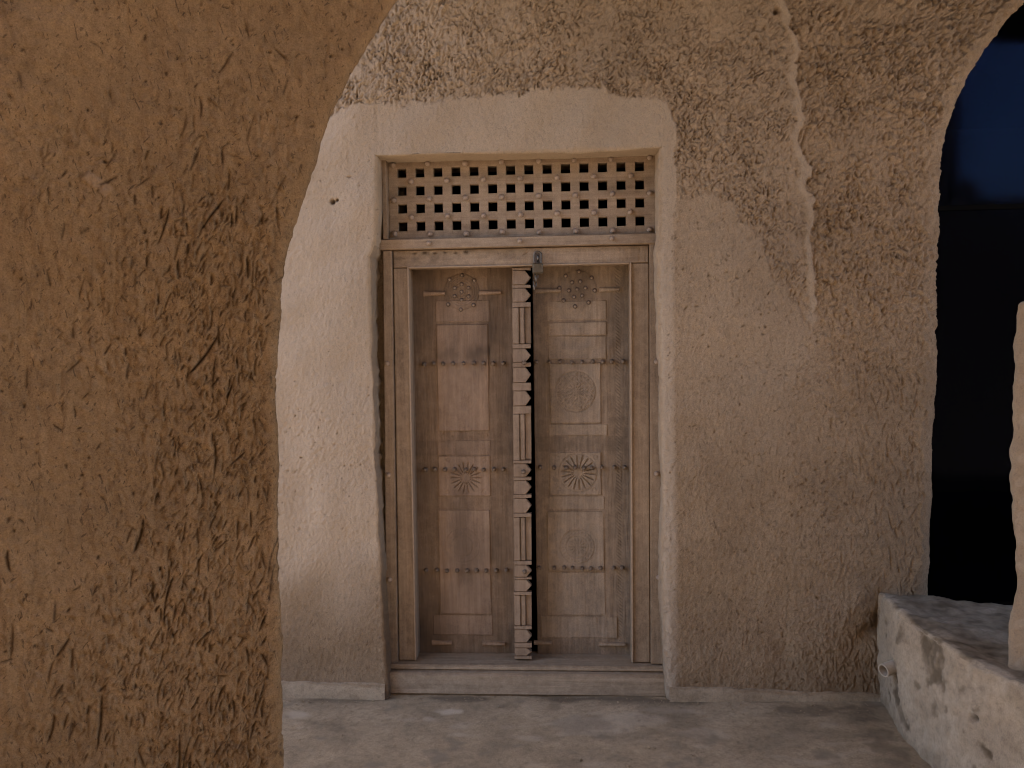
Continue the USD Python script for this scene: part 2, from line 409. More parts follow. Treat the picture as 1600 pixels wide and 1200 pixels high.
# ------------------------------------------------------------------ the back wall: pale clay render with the door and, at the right, an arched opening
ZF = np.array([0.0, 0.158, 0.423, 0.715, 0.976, 1.206, 1.549, 1.861, 2.000, 2.024, 2.079, 2.196, 2.432])
XLF = np.array([-0.613, -0.617, -0.625, -0.633, -0.639, -0.642, -0.646, -0.651, -0.648, -0.640, -0.622, -0.613, -0.606])
ZR = np.array([0.0, 0.055, 0.286, 0.573, 0.999, 1.42, 1.836, 2.001, 2.056, 2.247, 2.432])
XRF = np.array([0.645, 0.639, 0.632, 0.625, 0.619, 0.619, 0.618, 0.619, 0.627, 0.626, 0.622])
Z_LINTEL = 2.436
ARC_X, ARC_Z, ARC_R = 2.895, 2.216, 1.085       # the arched opening: centre line, springing, radius

wr = Raster(-2.40, 2.30, -0.10, 3.40, 0.0027)
U, V = wr.U, wr.V
bt = np.array([(-2.4, 2.42), (-1.4, 2.40), (-0.95, 2.52), (-0.858, 2.593), (-0.771, 2.646), (-0.685, 2.67), (-0.515, 2.657), (-0.346, 2.659), (-0.177, 2.681), (-0.01, 2.694), (0.128, 2.698), (0.266, 2.698), (0.403, 2.675), (0.539, 2.651), (0.647, 2.613), (0.690, 2.52), (0.70, 2.3)])
rg = np.array([(1.144, 3.035), (1.184, 2.874), (1.224, 2.82), (1.2, 2.767), (1.192, 2.635), (1.233, 2.54), (1.217, 2.473), (1.244, 2.258), (1.266, 2.149), (1.245, 2.041), (1.267, 1.905), (1.281, 1.741), (1.294, 1.604), (1.30, 1.2)])[::-1]
sm = np.array([(0.7, 2.20), (0.835, 2.228), (0.917, 2.199), (0.97, 2.102), (1.051, 2.04), (1.057, 1.978), (1.10, 1.86), (1.2, 1.75), (1.3, 1.6)])
wob = 0.009 * wr.field(0.025, 0.025, 21) + 0.004 * wr.field(0.008, 0.008, 22)
d_band = np.minimum(np.interp(U, bt[:, 0], bt[:, 1]) + wob - V, 0.69 + wob - U)          # > 0 inside the smooth band round the door
d_band = np.where(V < 2.3, np.minimum(d_band, 0.0 * V + np.interp(V, [0, 2.0, 2.2, 2.3], [0.64, 0.66, 0.69, 0.70]) + 0.5 * wob - U), d_band)
m_band = smoothstep(-0.010, 0.006, d_band)
d_ridge = U - (np.interp(V, rg[:, 1], rg[:, 0]) + wob)                                     # > 0 right of the ridge
_wd = np.interp(V, [1.35, 1.75], [0.22, 0.003])
m_right = smoothstep(-_wd, _wd, d_ridge)
m_strip = smoothstep(-0.050, -0.020, d_ridge) * (1 - m_right) * smoothstep(1.45, 1.7, V)
d_smooth = np.interp(U, sm[:, 0], sm[:, 1]) + wob - V
m_low = smoothstep(-0.012, 0.012, d_smooth) * (1 - m_band) * (1 - m_right)
_in = np.where(U < -1.25, 0.12, 1.0)
m_top = (1 - m_band) * (1 - m_right) * (1 - m_low) * (1 - m_strip)
# how rough each part is
a_top = m_top * np.interp(U, [-1.4, 0.5, 0.75, 1.3], [1, 1, 0.95, 0.8])
a_right = m_right * np.interp(V, [0, 0.5, 1.2, 1.6, 1.9, 3.4], [0.13, 0.13, 0.17, 0.40, 0.85, 1.0])
a_low = m_low * np.interp(V, [0, 0.4, 2.2], [0.16, 0.08, 0.12])
a_band = m_band * (0.03 + 0.16 * np.exp(-((V - 1.1) / 0.33) ** 2) * (U < -0.6) + 0.10 * np.exp(-((V - 2.35) / 0.1) ** 2) * (U < -0.7))
patch = np.clip(1 + 0.16 * wr.field(0.13, 0.10, 20) + 0.20 * wr.field(0.035, 0.035, 19), 0.45, 1.6)
A = ndimage.gaussian_filter((a_top * 0.8 + a_right) * patch + a_low + a_band, 2)

H = 0.010 * wr.field(0.25, 0.25, 23) * 0.6 + 0.0035 * wr.field(0.06, 0.05, 24)
H += 0.0034 * m_band + 0.0035 * m_low + 0.0042 * m_strip + 0.0016 * (1 - m_right) * (1 - m_band)
H += 0.0035 * np.exp(-(np.minimum(d_ridge, 0) / 0.02) ** 2) * (1 - m_right) * smoothstep(1.45, 1.7, V)
lump = 0.9 * np.abs(wr.field(0.012, 0.009, 25)) + 0.7 * np.abs(wr.field(0.006, 0.0048, 26))
H += A * (0.0042 * (lump - 1.2)) * (1.05 + 0.6 * m_right)
H += 0.0006 * wr.field(0.014, 0.005, 27) * (0.4 + a_low * 2 + a_right) * (1 - 0.5 * m_band)
H += 0.0004 * wr.field(0.008, 0.0035, 127) + 0.0004 * wr.field(0.0042, 0.0036, 128) * (1 + 1.2 * A)
tone, pale = np.zeros_like(H), np.zeros_like(H)
PI = math.pi
stamp(wr, H, 15000, (_in * (a_top + a_right * (V > 1.4)) * patch) ** 1.2 + 1e-4, (0.009, 0.030), (0.0018, 0.0038), (PI / 2, 0.6), (0.003, 0.010), 31, flake=0.5, tone=tone, tone_amp=0.16)
stamp(wr, H, 4600, (_in * (a_top + a_right * (V > 1.4)) * patch) ** 1.2 + 1e-4, (0.010, 0.026), (0.002, 0.004), (PI / 2, 1.3), (0.003, 0.008), 32, flake=0.3, tone=tone, tone_amp=0.7)  # straw pits with their inner shade painted dark
stamp(wr, H, 3600, (a_low * 2 + m_right * (V < 1.9) * 0.6) + 1e-4, (0.010, 0.034), (0.0018, 0.0034), (PI / 2, 0.45), (0.0012, 0.0036), 33, flake=0.5)
stamp(wr, H, 800, m_right * (V < 1.6) * smoothstep(1.2, 1.6, U) + 1e-5, (0.02, 0.07), (0.0022, 0.0045), (PI / 2 + 0.1, 0.28), (0.002, 0.006), 34, flake=0.5)
pit_w = m_low + m_right * 0.8 + m_band * (U < -0.6) * (0.12 + 1.1 * np.exp(-((V - 1.15) / 0.25) ** 2)) + m_band * (U < -0.68) * 0.9 * np.exp(-((V - 2.35) / 0.09) ** 2) + 0.2 * m_top
pit_w = pit_w * _in
stamp(wr, H, 15000, _in * (m_low + 0.9 * m_right + 0.22 * m_band + 0.3 * m_top) * patch + 1e-5, (0.004, 0.013), (0.0013, 0.0024), (PI / 2, 0.8), (0.0010, 0.0036), 39, flake=0.3, tone=tone, tone_amp=0.32)
stamp(wr, H, 1500, pit_w + 1e-5, (0.006, 0.014), (0.0016, 0.003), (0.2, 1.2), (0.003, 0.007), 35, tone=tone, tone_amp=0.75)
stamp(wr, H, 260, pit_w + 1e-5, (0.008, 0.02), (0.002, 0.0035), (1.2, 1.2), (0.005, 0.010), 36, tone=tone, tone_amp=0.95)
for hx, hz, hr in ((1.109, 2.988, 0.012), (-0.81, 2.243, 0.011), (-0.79, 2.25, 0.006)):
    k = np.exp(-(((U - hx) ** 2 + (V - hz) ** 2) / hr ** 2) ** 2)
    H -= 0.022 * k
    tone = np.maximum(tone, 0.8 * k)  # shade inside the holes painted as tone
H -= 0.010 * np.exp(-(((U - 1.149) / 0.035) ** 2 + ((V - 0.23) / 0.05) ** 2)) + 0.006 * np.exp(-(((U - 1.2) / 0.09) ** 2 + ((V - 0.16) / 0.04) ** 2))
# worn hollow where the step runs into the wall, its inner shade painted as tone
k = np.exp(-(((U - 1.55) / 0.075 ) ** 2 + ((V - 0.38) / 0.14) ** 2)) * np.clip(1 + 0.3 * wr.field(0.025, 0.025, 36), 0.3, 1.4)
H -= 0.03 * k * (1 + 0.4 * wr.field(0.02, 0.02, 37))
tone = np.maximum(tone, 0.62 * np.clip(k, 0, 1))
# damp, browner foot of the wall, deepened to paint in light fall-off, and the paler dusted edge right of the door
tone = np.maximum(tone, 0.21 * smoothstep(0.85, 0.08, V) + 0.08 * wr.field(0.2, 0.2, 38) * smoothstep(0.9, 0.2, V))
pale = np.maximum(pale, 0.50 * smoothstep(0.055, 0.015, np.abs(U - 0.645)) * (U > 0) * smoothstep(2.16, 1.98, V))
pale = np.maximum(pale, m_band * (U < 0.69) * (0.40 + 0.12 * np.exp(-((U + 0.95) / 0.25) ** 2)) * smoothstep(0.15, 0.8, V + 0.08 * wr.field(0.08, 0.08, 39)) + m_top * (0.17 + 0.17 * smoothstep(0.8, -0.6, U)) + 0.06 * m_right * smoothstep(1.4, 2.0, V))  # pale smooth plaster, lightened towards the left to paint in the light
pale = np.maximum(pale, 0.16 * m_low * smoothstep(0.6, 1.6, V))
pale = np.maximum(pale, 0.30 * m_strip)
# bare brown clay where the left edge of the door opening is broken away
edge_x = np.interp(V, ZF, XLF)
tone = np.clip(tone, 0, 1); pale = np.clip(pale, 0, 1)
wr.H, wr.T, wr.P = H, tone, pale

wall = thing('mud_wall', 'pale clay rendered wall holding the carved double door and the dark archway', 'wall')
zz = np.unique(np.r_[np.arange(-0.03, 3.20, 0.0036), np.linspace(3.20, 3.45, 14)])
zz[np.argmin(np.abs(zz - Z_LINTEL))] = Z_LINTEL
i_l = int(np.argmin(np.abs(zz - Z_LINTEL)))


def corner_path(r, ry, depth, n1=12, n2=16, p=2.0):
    """Offsets (along the wall towards the opening, depth) that round a corner and run back into the reveal; the wall stops r before the edge."""
    a = np.linspace(0, PI / 2, n1 + 1)[1:]
    o = r * np.sin(a) ** (2 / p), ry * (1 - np.cos(a) ** (2 / p))
    d = np.linspace(ry, depth, n2 + 1)[1:]
    return np.r_[o[0], np.full(n2, r)], np.r_[o[1], d]


def finish_wall(name, P0, Uc, Vc, keep, gain=1.0, amp=None, flip=False, tone_add=None):
    N = normals_of(P0)
    if flip:
        N = -N
    h = wr.read(Uc, Vc, wr.H)
    if amp is not None:
        h = h * amp
    P = P0 + N * h[..., None]
    t = wr.read(Uc, Vc, wr.T)
    if tone_add is not None:
        t = np.clip(t + tone_add, 0, 1)
    return P, t, wr.read(Uc, Vc, wr.P)


parts = []
# A: left of the door; each row ends with a rounded corner and the reveal
cx = np.r_[np.linspace(-6.0, -2.4, 14)[:-1], np.linspace(-2.4, -1.3, 120)[:-1]]
ox, oy = corner_path(0.016, 0.016, 0.13, 6, 14)
xl = np.interp(zz, ZF, XLF)
g = np.random.default_rng(3)
fr_n = ndimage.gaussian_filter1d(g.standard_normal(len(zz)), 3) + 1.6 * ndimage.gaussian_filter1d(g.standard_normal(len(zz)), 9)
fr_n /= fr_n.std()
xl_w = xl + 0.0018 * fr_n * (zz < 2.08)
xl_w[zz >= Z_LINTEL] = XLF[-1]
n_f = 200
t01 = np.linspace(0, 1, n_f)
XA = np.concatenate([np.repeat(cx[None], len(zz), 0), -1.3 + (xl_w[:, None] - 0.016 + 1.3) * t01[None]], 1)
YA = np.zeros_like(XA)
below = zz <= Z_LINTEL + 1e-9
RX = np.where(below[:, None], xl_w[:, None] - 0.016 + ox[None], xl_w[:, None] - 0.016 + 0.016 * np.linspace(0.05, 1, len(ox))[None])
RY = np.where(below[:, None], oy[None], 0.0)
PA = np.stack([np.c_[XA, RX], np.c_[YA, RY], np.repeat(zz[:, None], XA.shape[1] + len(ox), 1)], -1)
UA = np.c_[XA, (xl_w[:, None] - 0.016) + np.cumsum(np.r_[0.003, np.hypot(np.diff(ox), np.diff(oy))])[None]]
UA[~below] = PA[~below, :, 0]
keepA = np.ones((PA.shape[0] - 1, PA.shape[1] - 1), bool)
ta = np.zeros(PA.shape[:2]); nA = XA.shape[1]
ta[:, nA + 3:] = (0.30 * (zz < 2.05) + 0.08)[:, None]
PAx, tA, pA = finish_wall('a', PA, UA, PA[..., 2], keepA, tone_add=ta)
edge_rough = 0.0032 * np.clip(ndimage.gaussian_filter(g.standard_normal((len(zz), len(ox))), (2.5, 1.5)) * 5, -2, 2)
PAx[:, nA:, 0] += np.where((zz < 2.08)[:, None], edge_rough * np.linspace(0, 1, len(ox))[None], 0)
parts.append((PAx, tA, pA, keepA))

# C: right of the door to the arched opening, both edges rounded
ox2, oy2 = corner_path(0.085, 0.075, 0.50, 22, 14, p=1.7)
ox3, oy3 = corner_path(0.022, 0.018, 0.13, 7, 10)
xr = np.interp(zz, ZR, XRF)
xr_w = xr + 0.0012 * np.roll(fr_n, 77) * (zz < 2.08)
xr_w[zz >= Z_LINTEL] = XRF[-1]
dz = np.clip((zz - ARC_Z) / ARC_R, 0, 1)
xa = ARC_X - ARC_R * np.sqrt(np.maximum(1 - dz ** 2, 0))
xa = xa - 0.014 * smoothstep(1.1, 0.5, zz)
wv = ndimage.gaussian_filter1d(g.standard_normal(len(zz)), 10) + 0.5 * ndimage.gaussian_filter1d(g.standard_normal(len(zz)), 4)
xa = xa + 0.0016 * wv / wv.std()
n_c = 345
t01 = np.linspace(0, 1, n_c)
x0 = np.where(below, xr_w + 0.022, XRF[-1] + 0.022)
x1 = xa - 0.085
XC = x0[:, None] + (x1 - x0)[:, None] * t01[None]
LX = np.where(below[:, None], (xr_w + 0.022)[:, None] - ox3[None], (XRF[-1] + 0.022 - 0.022 * np.linspace(0.05, 1, len(ox3)))[None])[:, ::-1]
LY = np.where(below[:, None], oy3[None], 0.0)[:, ::-1]
RX = x1[:, None] + ox2[None]
RY = np.repeat(oy2[None], len(zz), 0)
PC = np.stack([np.c_[LX, XC, RX], np.c_[LY, 0 * XC, RY], np.repeat(zz[:, None], LX.shape[1] + n_c + len(ox2), 1)], -1)
ul = np.cumsum(np.r_[0.003, np.hypot(np.diff(ox3), np.diff(oy3))])[::-1]
ur = np.cumsum(np.r_[0.003, np.hypot(np.diff(ox2), np.diff(oy2))])
UC = np.c_[x0[:, None] - ul[None], XC, x1[:, None] + ur[None]]
UC[~below, :len(ox3)] = PC[~below, :len(ox3), 0]
kz = zz[:-1] < ARC_Z + ARC_R
keepC = np.repeat(kz[:, None], PC.shape[1] - 1, 1)
ampC = np.ones(PC.shape[:2]); ampC[:, -len(ox2):] = np.linspace(0.9, 0.35, len(ox2))[None]
PCx, tC, pC = finish_wall('c', PC, UC, PC[..., 2], keepC, amp=ampC)
# the plasterer's ledge that follows the arris of the opening
led = 0.006 * np.exp(-((PC[..., 0] - (x1[:, None] + 0.004 + 0.012 * (wv / wv.std())[:, None])) / 0.008) ** 2)
PCx[..., 1] -= led
parts.append((PCx, tC, pC, keepC))

# B: above the door, with the soffit
zb = np.r_[zz[i_l:]]
xb = np.linspace(XLF[-1], XRF[-1], 340)
sof = np.linspace(0.13, 0.0, 14)
XB, ZB = np.meshgrid(xb, np.r_[np.full(14, Z_LINTEL), zb + np.r_[0.004, np.zeros(len(zb) - 1)]])
YB = np.zeros_like(XB); YB[:14] = sof[:, None]
YB[13] = 0.004
PB = np.stack([XB, YB, ZB], -1)
VB = np.r_[Z_LINTEL - sof, zb]
amp = np.ones_like(XB); amp[:13] = 0.35
PBx, tB, pB = finish_wall('b', PB, XB, np.repeat(VB[:, None], XB.shape[1], 1), None, amp=amp)
parts.append((PBx, tB, pB, np.ones((PB.shape[0] - 1, PB.shape[1] - 1), bool)))

# D: the far side of the arched opening and the wall above it, outside the picture
zd = np.linspace(-0.03, 3.45, 120)
dz = np.clip((zd - ARC_Z) / ARC_R, 0, 1)
xd = ARC_X + ARC_R * np.sqrt(np.maximum(1 - dz ** 2, 0))
XD = np.c_[xd, xd, xd + 0.02, xd[:, None] + (9.0 - xd)[:, None] * np.linspace(0.02, 1, 30)[None]]
YD = np.c_[np.full(len(zd), 0.5), np.full(len(zd), 0.02), np.zeros(len(zd)), np.zeros((len(zd), 30))]
PD = np.stack([XD, YD, np.repeat(zd[:, None], XD.shape[1], 1)], -1)
parts.append((PD, np.zeros(XD.shape), np.zeros(XD.shape), np.ones((PD.shape[0] - 1, PD.shape[1] - 1), bool)))
# above the crown
crown = zz[zz >= ARC_Z + ARC_R - 0.004]
XT, ZT = np.meshgrid(np.linspace(XRF[-1], ARC_X + 0.2, 60), crown)
PT = np.stack([XT, 0 * XT - 0.001, ZT], -1)
parts.append((PT, np.zeros(XT.shape), np.zeros(XT.shape), np.ones((PT.shape[0] - 1, PT.shape[1] - 1), bool)))

vs, fs, ts, ps, n = [], [], [], [], 0
for P, t, p, kp in parts:
    v, f = sheet(P, kp)
    vs.append(v); fs.append(f + n); ts.append(t.ravel()); ps.append(p.ravel()); n += len(v)
obj('plaster_face', (np.vstack(vs), np.vstack(fs)), MUD, wall, smooth=True, tone=np.concatenate(ts), pale=np.concatenate(ps))

# the thickness of the wall and the rooms behind it
obj('wall_core', merge(box(-6, -1.4, 0.14, 0.5, -0.05, 3.45), box(-1.4, -0.585, 0.14, 0.5, -0.05, 3.45), box(0.62, 1.55, 0.14, 0.5, -0.05, 3.45), box(-0.585, 0.62, 0.16, 0.5, 2.47, 3.45),
                       box(-6, 9, 0.02, 3.6, 3.451, 3.6)), MUD, wall)


def skirting(x0, x1, za, zb_, top):
    xs = np.arange(x0, x1 + 1e-6, 0.008)
    prof = np.array([(0.012, 1.02), (-0.004, 1.0), (-0.011, 0.93), (-0.014, 0.6), (-0.016, 0.2), (-0.018, -0.4)])
    g = np.random.default_rng(int(abs(x0) * 1000) + 5)
    sm_ = lambda s: (lambda w: w / w.std())(ndimage.gaussian_filter1d(g.standard_normal(len(xs)), s))
    tz = np.interp(xs, [x0, x1], [za, zb_]) + 0.004 * sm_(9) + 0.002 * sm_(2)
    P = np.zeros((len(prof), len(xs), 3))
    for k, (y, s) in enumerate(prof):
        P[k, :, 0] = xs
        P[k, :, 1] = y - ndimage.gaussian_filter1d(wr.read(xs, np.full(len(xs), 0.06), wr.H), 6) + 0.0012 * sm_(5)
        P[k, :, 2] = top * 0 + tz * s if s > 0 else -0.03
    return sheet(P[::-1])


for a in ((-6.0, -0.622, 0.076, 0.074, 0), (0.648, 1.62, 0.078, 0.056, 0)):
    s = skirting(*a)
    obj('skirting', s, SKIRT, wall, smooth=True)

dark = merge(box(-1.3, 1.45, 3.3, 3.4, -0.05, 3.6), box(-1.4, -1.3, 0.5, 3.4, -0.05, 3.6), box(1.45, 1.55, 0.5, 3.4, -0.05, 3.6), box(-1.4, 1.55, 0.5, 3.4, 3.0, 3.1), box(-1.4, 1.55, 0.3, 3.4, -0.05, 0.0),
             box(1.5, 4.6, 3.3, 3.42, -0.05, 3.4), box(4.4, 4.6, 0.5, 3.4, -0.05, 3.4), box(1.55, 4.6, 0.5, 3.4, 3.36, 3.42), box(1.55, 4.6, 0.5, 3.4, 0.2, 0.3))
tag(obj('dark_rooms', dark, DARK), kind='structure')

# ------------------------------------------------------------------ the brown arched wall in front, at the left
E0 = np.array([-0.3467, -1.9452, 0.0]); UU = np.array([0.9181, 0.3963, 0.0]); NN = np.array([0.3963, -0.9181, 0.0])
prof = [(-0.013, 0.70), (-0.012, 0.794), (-0.011, 0.918), (-0.008, 1.101), (-0.005, 1.343), (-0.002, 1.508), (0.001, 1.579), (0.004, 1.658), (0.009, 1.72), (0.022, 1.775), (0.035, 1.82), (0.057, 1.89), (0.090, 1.98), (0.138, 2.085), (0.190, 2.178), (0.244, 2.262), (0.31, 2.35)]
SPAN, RISE, Z_S = 5.2, 1.86, 1.58
th = np.linspace(math.acos(1 - 0.42 / (SPAN / 2)), PI, 60)
ell = [(SPAN / 2 * (1 - math.cos(a)), Z_S + RISE * math.sin(a)) for a in th]
full = np.array([(-0.014, -0.05), (-0.014, 0.4)] + prof + ell + [(SPAN, 1.2), (SPAN, 0.6), (SPAN, -0.05)])
seg = np.r_[0, np.cumsum(np.linalg.norm(np.diff(full, axis=0), axis=1))]
from scipy.interpolate import PchipInterpolator
pt, pz = PchipInterpolator(seg, full[:, 0]), PchipInterpolator(seg, full[:, 1])
s_hi0, s_hi1 = np.interp(0.76, full[:20, 1], seg[:20]), np.interp(2.36, full[:20, 1], seg[:20])
sv = np.unique(np.r_[np.linspace(0, s_hi0, 25), np.arange(s_hi0, s_hi1, 0.0018), np.linspace(s_hi1, seg[-1], 160)])
Q = np.stack([pt(sv), pz(sv)], -1)
D = np.stack([pt(sv, 1), pz(sv, 1)], -1)
D = ndimage.gaussian_filter1d(D, 6, axis=0)
D /= np.linalg.norm(D, axis=1, keepdims=True)
NO = np.stack([-D[:, 1], D[:, 0]], -1)            # outward, into the wall
g = np.random.default_rng(9)
we = sum(a * ndimage.gaussian_filter1d(g.standard_normal(len(sv)), s) / ndimage.gaussian_filter1d(g.standard_normal(len(sv)), s).std() for s, a in ((2, 0.0004), (7, 0.0008), (30, 0.0013)))
Q = Q + NO * we[:, None]
so = np.r_[np.arange(0.022, 0.56, 0.0018), np.linspace(0.57, 4.5, 26)]
ox4, oy4 = corner_path(0.022, 0.020, 0.42, 8, 16, p=2.0)
offs = np.r_[(0.022 - ox4 + 0.75 * np.maximum(oy4 - 0.02, 0))[::-1], so]
deps = np.r_[oy4[::-1], np.zeros(len(so))]
ar = Raster(-0.95, 0.50, 0.60, 2.60, 0.0014)
TT = Q[:, None, 0] + NO[:, None, 0] * offs[None]
ZZ = Q[:, None, 1] + NO[:, None, 1] * offs[None]
ZZ = np.minimum(ZZ, 4.6)
near = smoothstep(0.42, 0.02, np.abs(ar.U + 0.0 - np.interp(ar.V, full[:20, 1], full[:20, 0])))     # 1 at the arris
rough = 0.18 + 0.95 * near * smoothstep(2.02, 1.6, ar.V) + 0.42 * smoothstep(1.35, 0.85, ar.V) + 0.25 * near * smoothstep(2.3, 1.7, ar.V)
rough = np.clip(0.10 + rough + 0.22 * ar.field(0.10, 0.07, 41), 0.06, 1.25)
AH = 0.006 * ar.field(0.14, 0.14, 42) + 0.0022 * ar.field(0.035, 0.03, 43)
AH += 0.0014 * (np.abs(ar.field(0.011, 0.007, 44)) - 0.8) * rough + 0.0012 * (np.abs(ar.field(0.0050, 0.0035, 45)) - 0.8) * (0.25 + rough)
AH += 0.0005 * ar.field(0.03, 0.003, 46) + 0.00045 * ar.field(0.0030, 0.0022, 47) + 0.0006 * ar.field(0.0085, 0.005, 48)
at_, ap_ = np.zeros_like(AH), np.zeros_like(AH)
lean = (PI / 2 - 0.25, 0.36)
one = np.ones_like(AH)
stamp(ar, AH, 6000, rough ** 2.0, (0.006, 0.024), (0.0009, 0.0021), lean, (0.0018, 0.0060), 51, flake=0.4, tone=at_, tone_amp=0.25)
stamp(ar, AH, 2600, rough ** 1.2 + 0.1, (0.006, 0.020), (0.0009, 0.0020), (PI / 2 - 0.2, 0.9), (0.0018, 0.005), 52, flake=0.5, tone=at_, tone_amp=0.35)
stamp(ar, AH, 700, rough ** 1.6 + 0.04, (0.012, 0.046), (0.0011, 0.0024), (PI / 2 - 0.2, 0.30), (0.004, 0.009), 53, tone=at_, tone_amp=0.9)  # slits of pulled straw, their shade painted in
stamp(ar, AH, 60, rough + 0.25, (0.04, 0.11), (0.0014, 0.0030), (PI / 2 - 0.2, 0.22), (0.005, 0.010), 54, tone=at_, tone_amp=1.0)
stamp(ar, AH, 700, one, (0.003, 0.009), (0.0013, 0.0026), (1.0, 1.0), (0.003, 0.006), 55, tone=at_, tone_amp=1.0)
stamp(ar, AH, 260, one, (0.006, 0.022), (0.0010, 0.0018), (1.3, 1.2), (0.002, 0.005), 57, tone=at_, tone_amp=0.9, flake=0.5)
stamp(ar, AH, 140, one, (0.08, 0.24), (0.0010, 0.0018), (PI / 2 - 0.12, 0.16), (0.0006, 0.0014), 56, flake=0.6, tone=at_, tone_amp=0.3)
# the flat chip with a straight upper edge
k = smoothstep(0.004, 0, np.abs((ar.U + 0.289) * 0.83 + (ar.V - 1.868) * -0.55) - 0.011) * smoothstep(0.004, 0, np.abs((ar.U + 0.289) * 0.55 + (ar.V - 1.868) * 0.83) - 0.0) 
cu, cv = -0.288, 1.872
p_ = (ar.U - cu) * 0.80 + (ar.V - cv) * -0.60
q_ = (ar.U - cu) * 0.60 + (ar.V - cv) * 0.80
k = smoothstep(0.026, 0.020, np.abs(p_)) * smoothstep(0.0105, 0.0085, np.abs(q_))
AH += 0.0035 * k * (0.4 + 0.6 * smoothstep(0.03, -0.02, p_))
ap_ = np.maximum(ap_, 0.45 * k)
P0 = E0[None, None] + TT[..., None] * UU + np.array([0, 0, 1.0]) * ZZ[..., None] - NN * deps[None, :, None]
h = ar.read(TT - np.where(deps > 0, deps * 0.8, 0)[None], ZZ, AH)
fade = smoothstep(2.6, 2.4, ZZ)
nn = -normals_of(P0)
sgn = np.sign((nn[:, -40:] * NN).sum(-1).mean())
h = h * (0.35 + 0.65 * smoothstep(0.0, 0.05, offs))[None]
P = P0 + nn * sgn * (h * fade)[..., None]
f_q = grid_faces(*P.shape[:2])
if sgn * -1 > 0 or True:
    f_q = f_q[:, ::-1]
fA = np.vstack([f_q[:, [0, 1, 2]], f_q[:, [0, 2, 3]]])
vA = P.reshape(-1, 3)
fn = np.cross(vA[fA[:, 1]] - vA[fA[:, 0]], vA[fA[:, 2]] - vA[fA[:, 0]])
if (fn @ NN).sum() < 0:
    fA = fA[:, ::-1]
arch = thing('arch_wall', 'rough brown straw clay arch pier in the left foreground', 'arch')
obj('clay_face', (vA, fA), MUD_BROWN, arch, smooth=True, tone=ar.read(TT, ZZ, at_), pale=ar.read(TT, ZZ, ap_))
# the back of the arch, seen only from the porch
bs = np.linspace(0, seg[-1], 120)
bo = np.r_[0.0, 0.1, 1.0, 4.5]
QB = np.stack([pt(bs), pz(bs)], -1); DB = np.stack([pt(bs, 1), pz(bs, 1)], -1); DB /= np.linalg.norm(DB, axis=1, keepdims=True)
NB = np.stack([-DB[:, 1], DB[:, 0]], -1)
bo = bo + 0.30
TB = QB[:, None, 0] + NB[:, None, 0] * bo; ZB_ = np.minimum(QB[:, None, 1] + NB[:, None, 1] * bo, 4.6)
PBK = E0 + TB[..., None] * UU + np.array([0, 0, 1.0]) * ZB_[..., None] - NN * 0.42
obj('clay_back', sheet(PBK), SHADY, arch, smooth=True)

# ------------------------------------------------------------------ unseen roof slab added to shade the porch, and the courtyard behind the camera (outside the picture)
roof = thing('added_shade_roof', 'unseen roof slab added to shade the porch between arch and door wall', 'roof')
obj('shade_slab', merge(box(-0.82, 2.35, -3.5, 0.018, 3.455, 3.7), box(2.35, 6.5, -0.80, 0.018, 3.455, 3.7)), SHADY, roof)
yard = thing('courtyard_house', 'tall clay house across the courtyard', 'house')
obj('house_wall', box(-7.0, 4.95, -7.2, -5.2, -0.05, 5.6), FAR, yard)
g = np.random.default_rng(14)
xs = np.linspace(4.95, 14, 70)
hz = 3.35 + 0.25 * np.interp(xs, np.linspace(4.95, 14, 16), g.standard_normal(16)) + 0.05 * g.standard_normal(len(xs)) + 0.35 * np.exp(-((xs - 6.0) / 0.4) ** 2)
ruin = thing('courtyard_wall', 'low crumbling clay wall beside the tall house', 'wall')
poly = sg.Polygon([(4.952, -0.05)] + list(zip(xs, hz)) + [(14, -0.05)])
ex = trimesh.creation.extrude_polygon(poly, 0.5)
rv = np.array(ex.vertices)[:, [0, 2, 1]]; rv[:, 1] = -5.6 + rv[:, 1]
obj('wall_body', (rv, np.array(ex.faces)[:, ::-1]), FAR, ruin)

# ------------------------------------------------------------------ the step and the parapet at the right
edge_y = np.array([0.50, 0.10, -0.011, -0.242, -0.468, -0.645, -0.786, -0.918, -1.6, -2.1])
edge_x = np.array([1.56, 1.56, 1.556, 1.531, 1.536, 1.559, 1.588, 1.612, 1.70, 1.75])
foot_x = np.array([1.56, 1.56, 1.560, 1.522, 1.519, 1.530, 1.545, 1.56, 1.62, 1.66])
Z_P = 0.50
ys = np.unique(np.r_[np.linspace(-2.1, -1.2, 24), np.arange(-1.2, 0.06, 0.008), np.linspace(0.06, 0.42, 14)])[::-1]
ex_, fx_ = np.interp(ys, edge_y[::-1], edge_x[::-1]), np.interp(ys, edge_y[::-1], foot_x[::-1])
pr = Raster(0.0, 2.2, -2.2, 0.5, 0.006)
PH = 0.0055 * pr.field(0.07, 0.07, 61) + 0.0028 * pr.field(0.02, 0.02, 62) + 0.0012 * pr.field(0.009, 0.009, 63)
RS = 0.018
w_face = np.linspace(-0.05, Z_P - RS, 60)
ang = np.linspace(0, PI / 2, 9)[1:]
w_top = np.r_[np.arange(RS, 0.75, 0.009)[1:], np.linspace(0.76, 2.6, 16)]
cols = []
for z in w_face:
    cols.append((fx_ + (ex_ - fx_) * np.clip(z / Z_P, 0, 1), np.full(len(ys), z)))
for a in ang:
    cols.append((ex_ + RS * (1 - np.cos(a)), np.full(len(ys), Z_P - RS + RS * np.sin(a))))
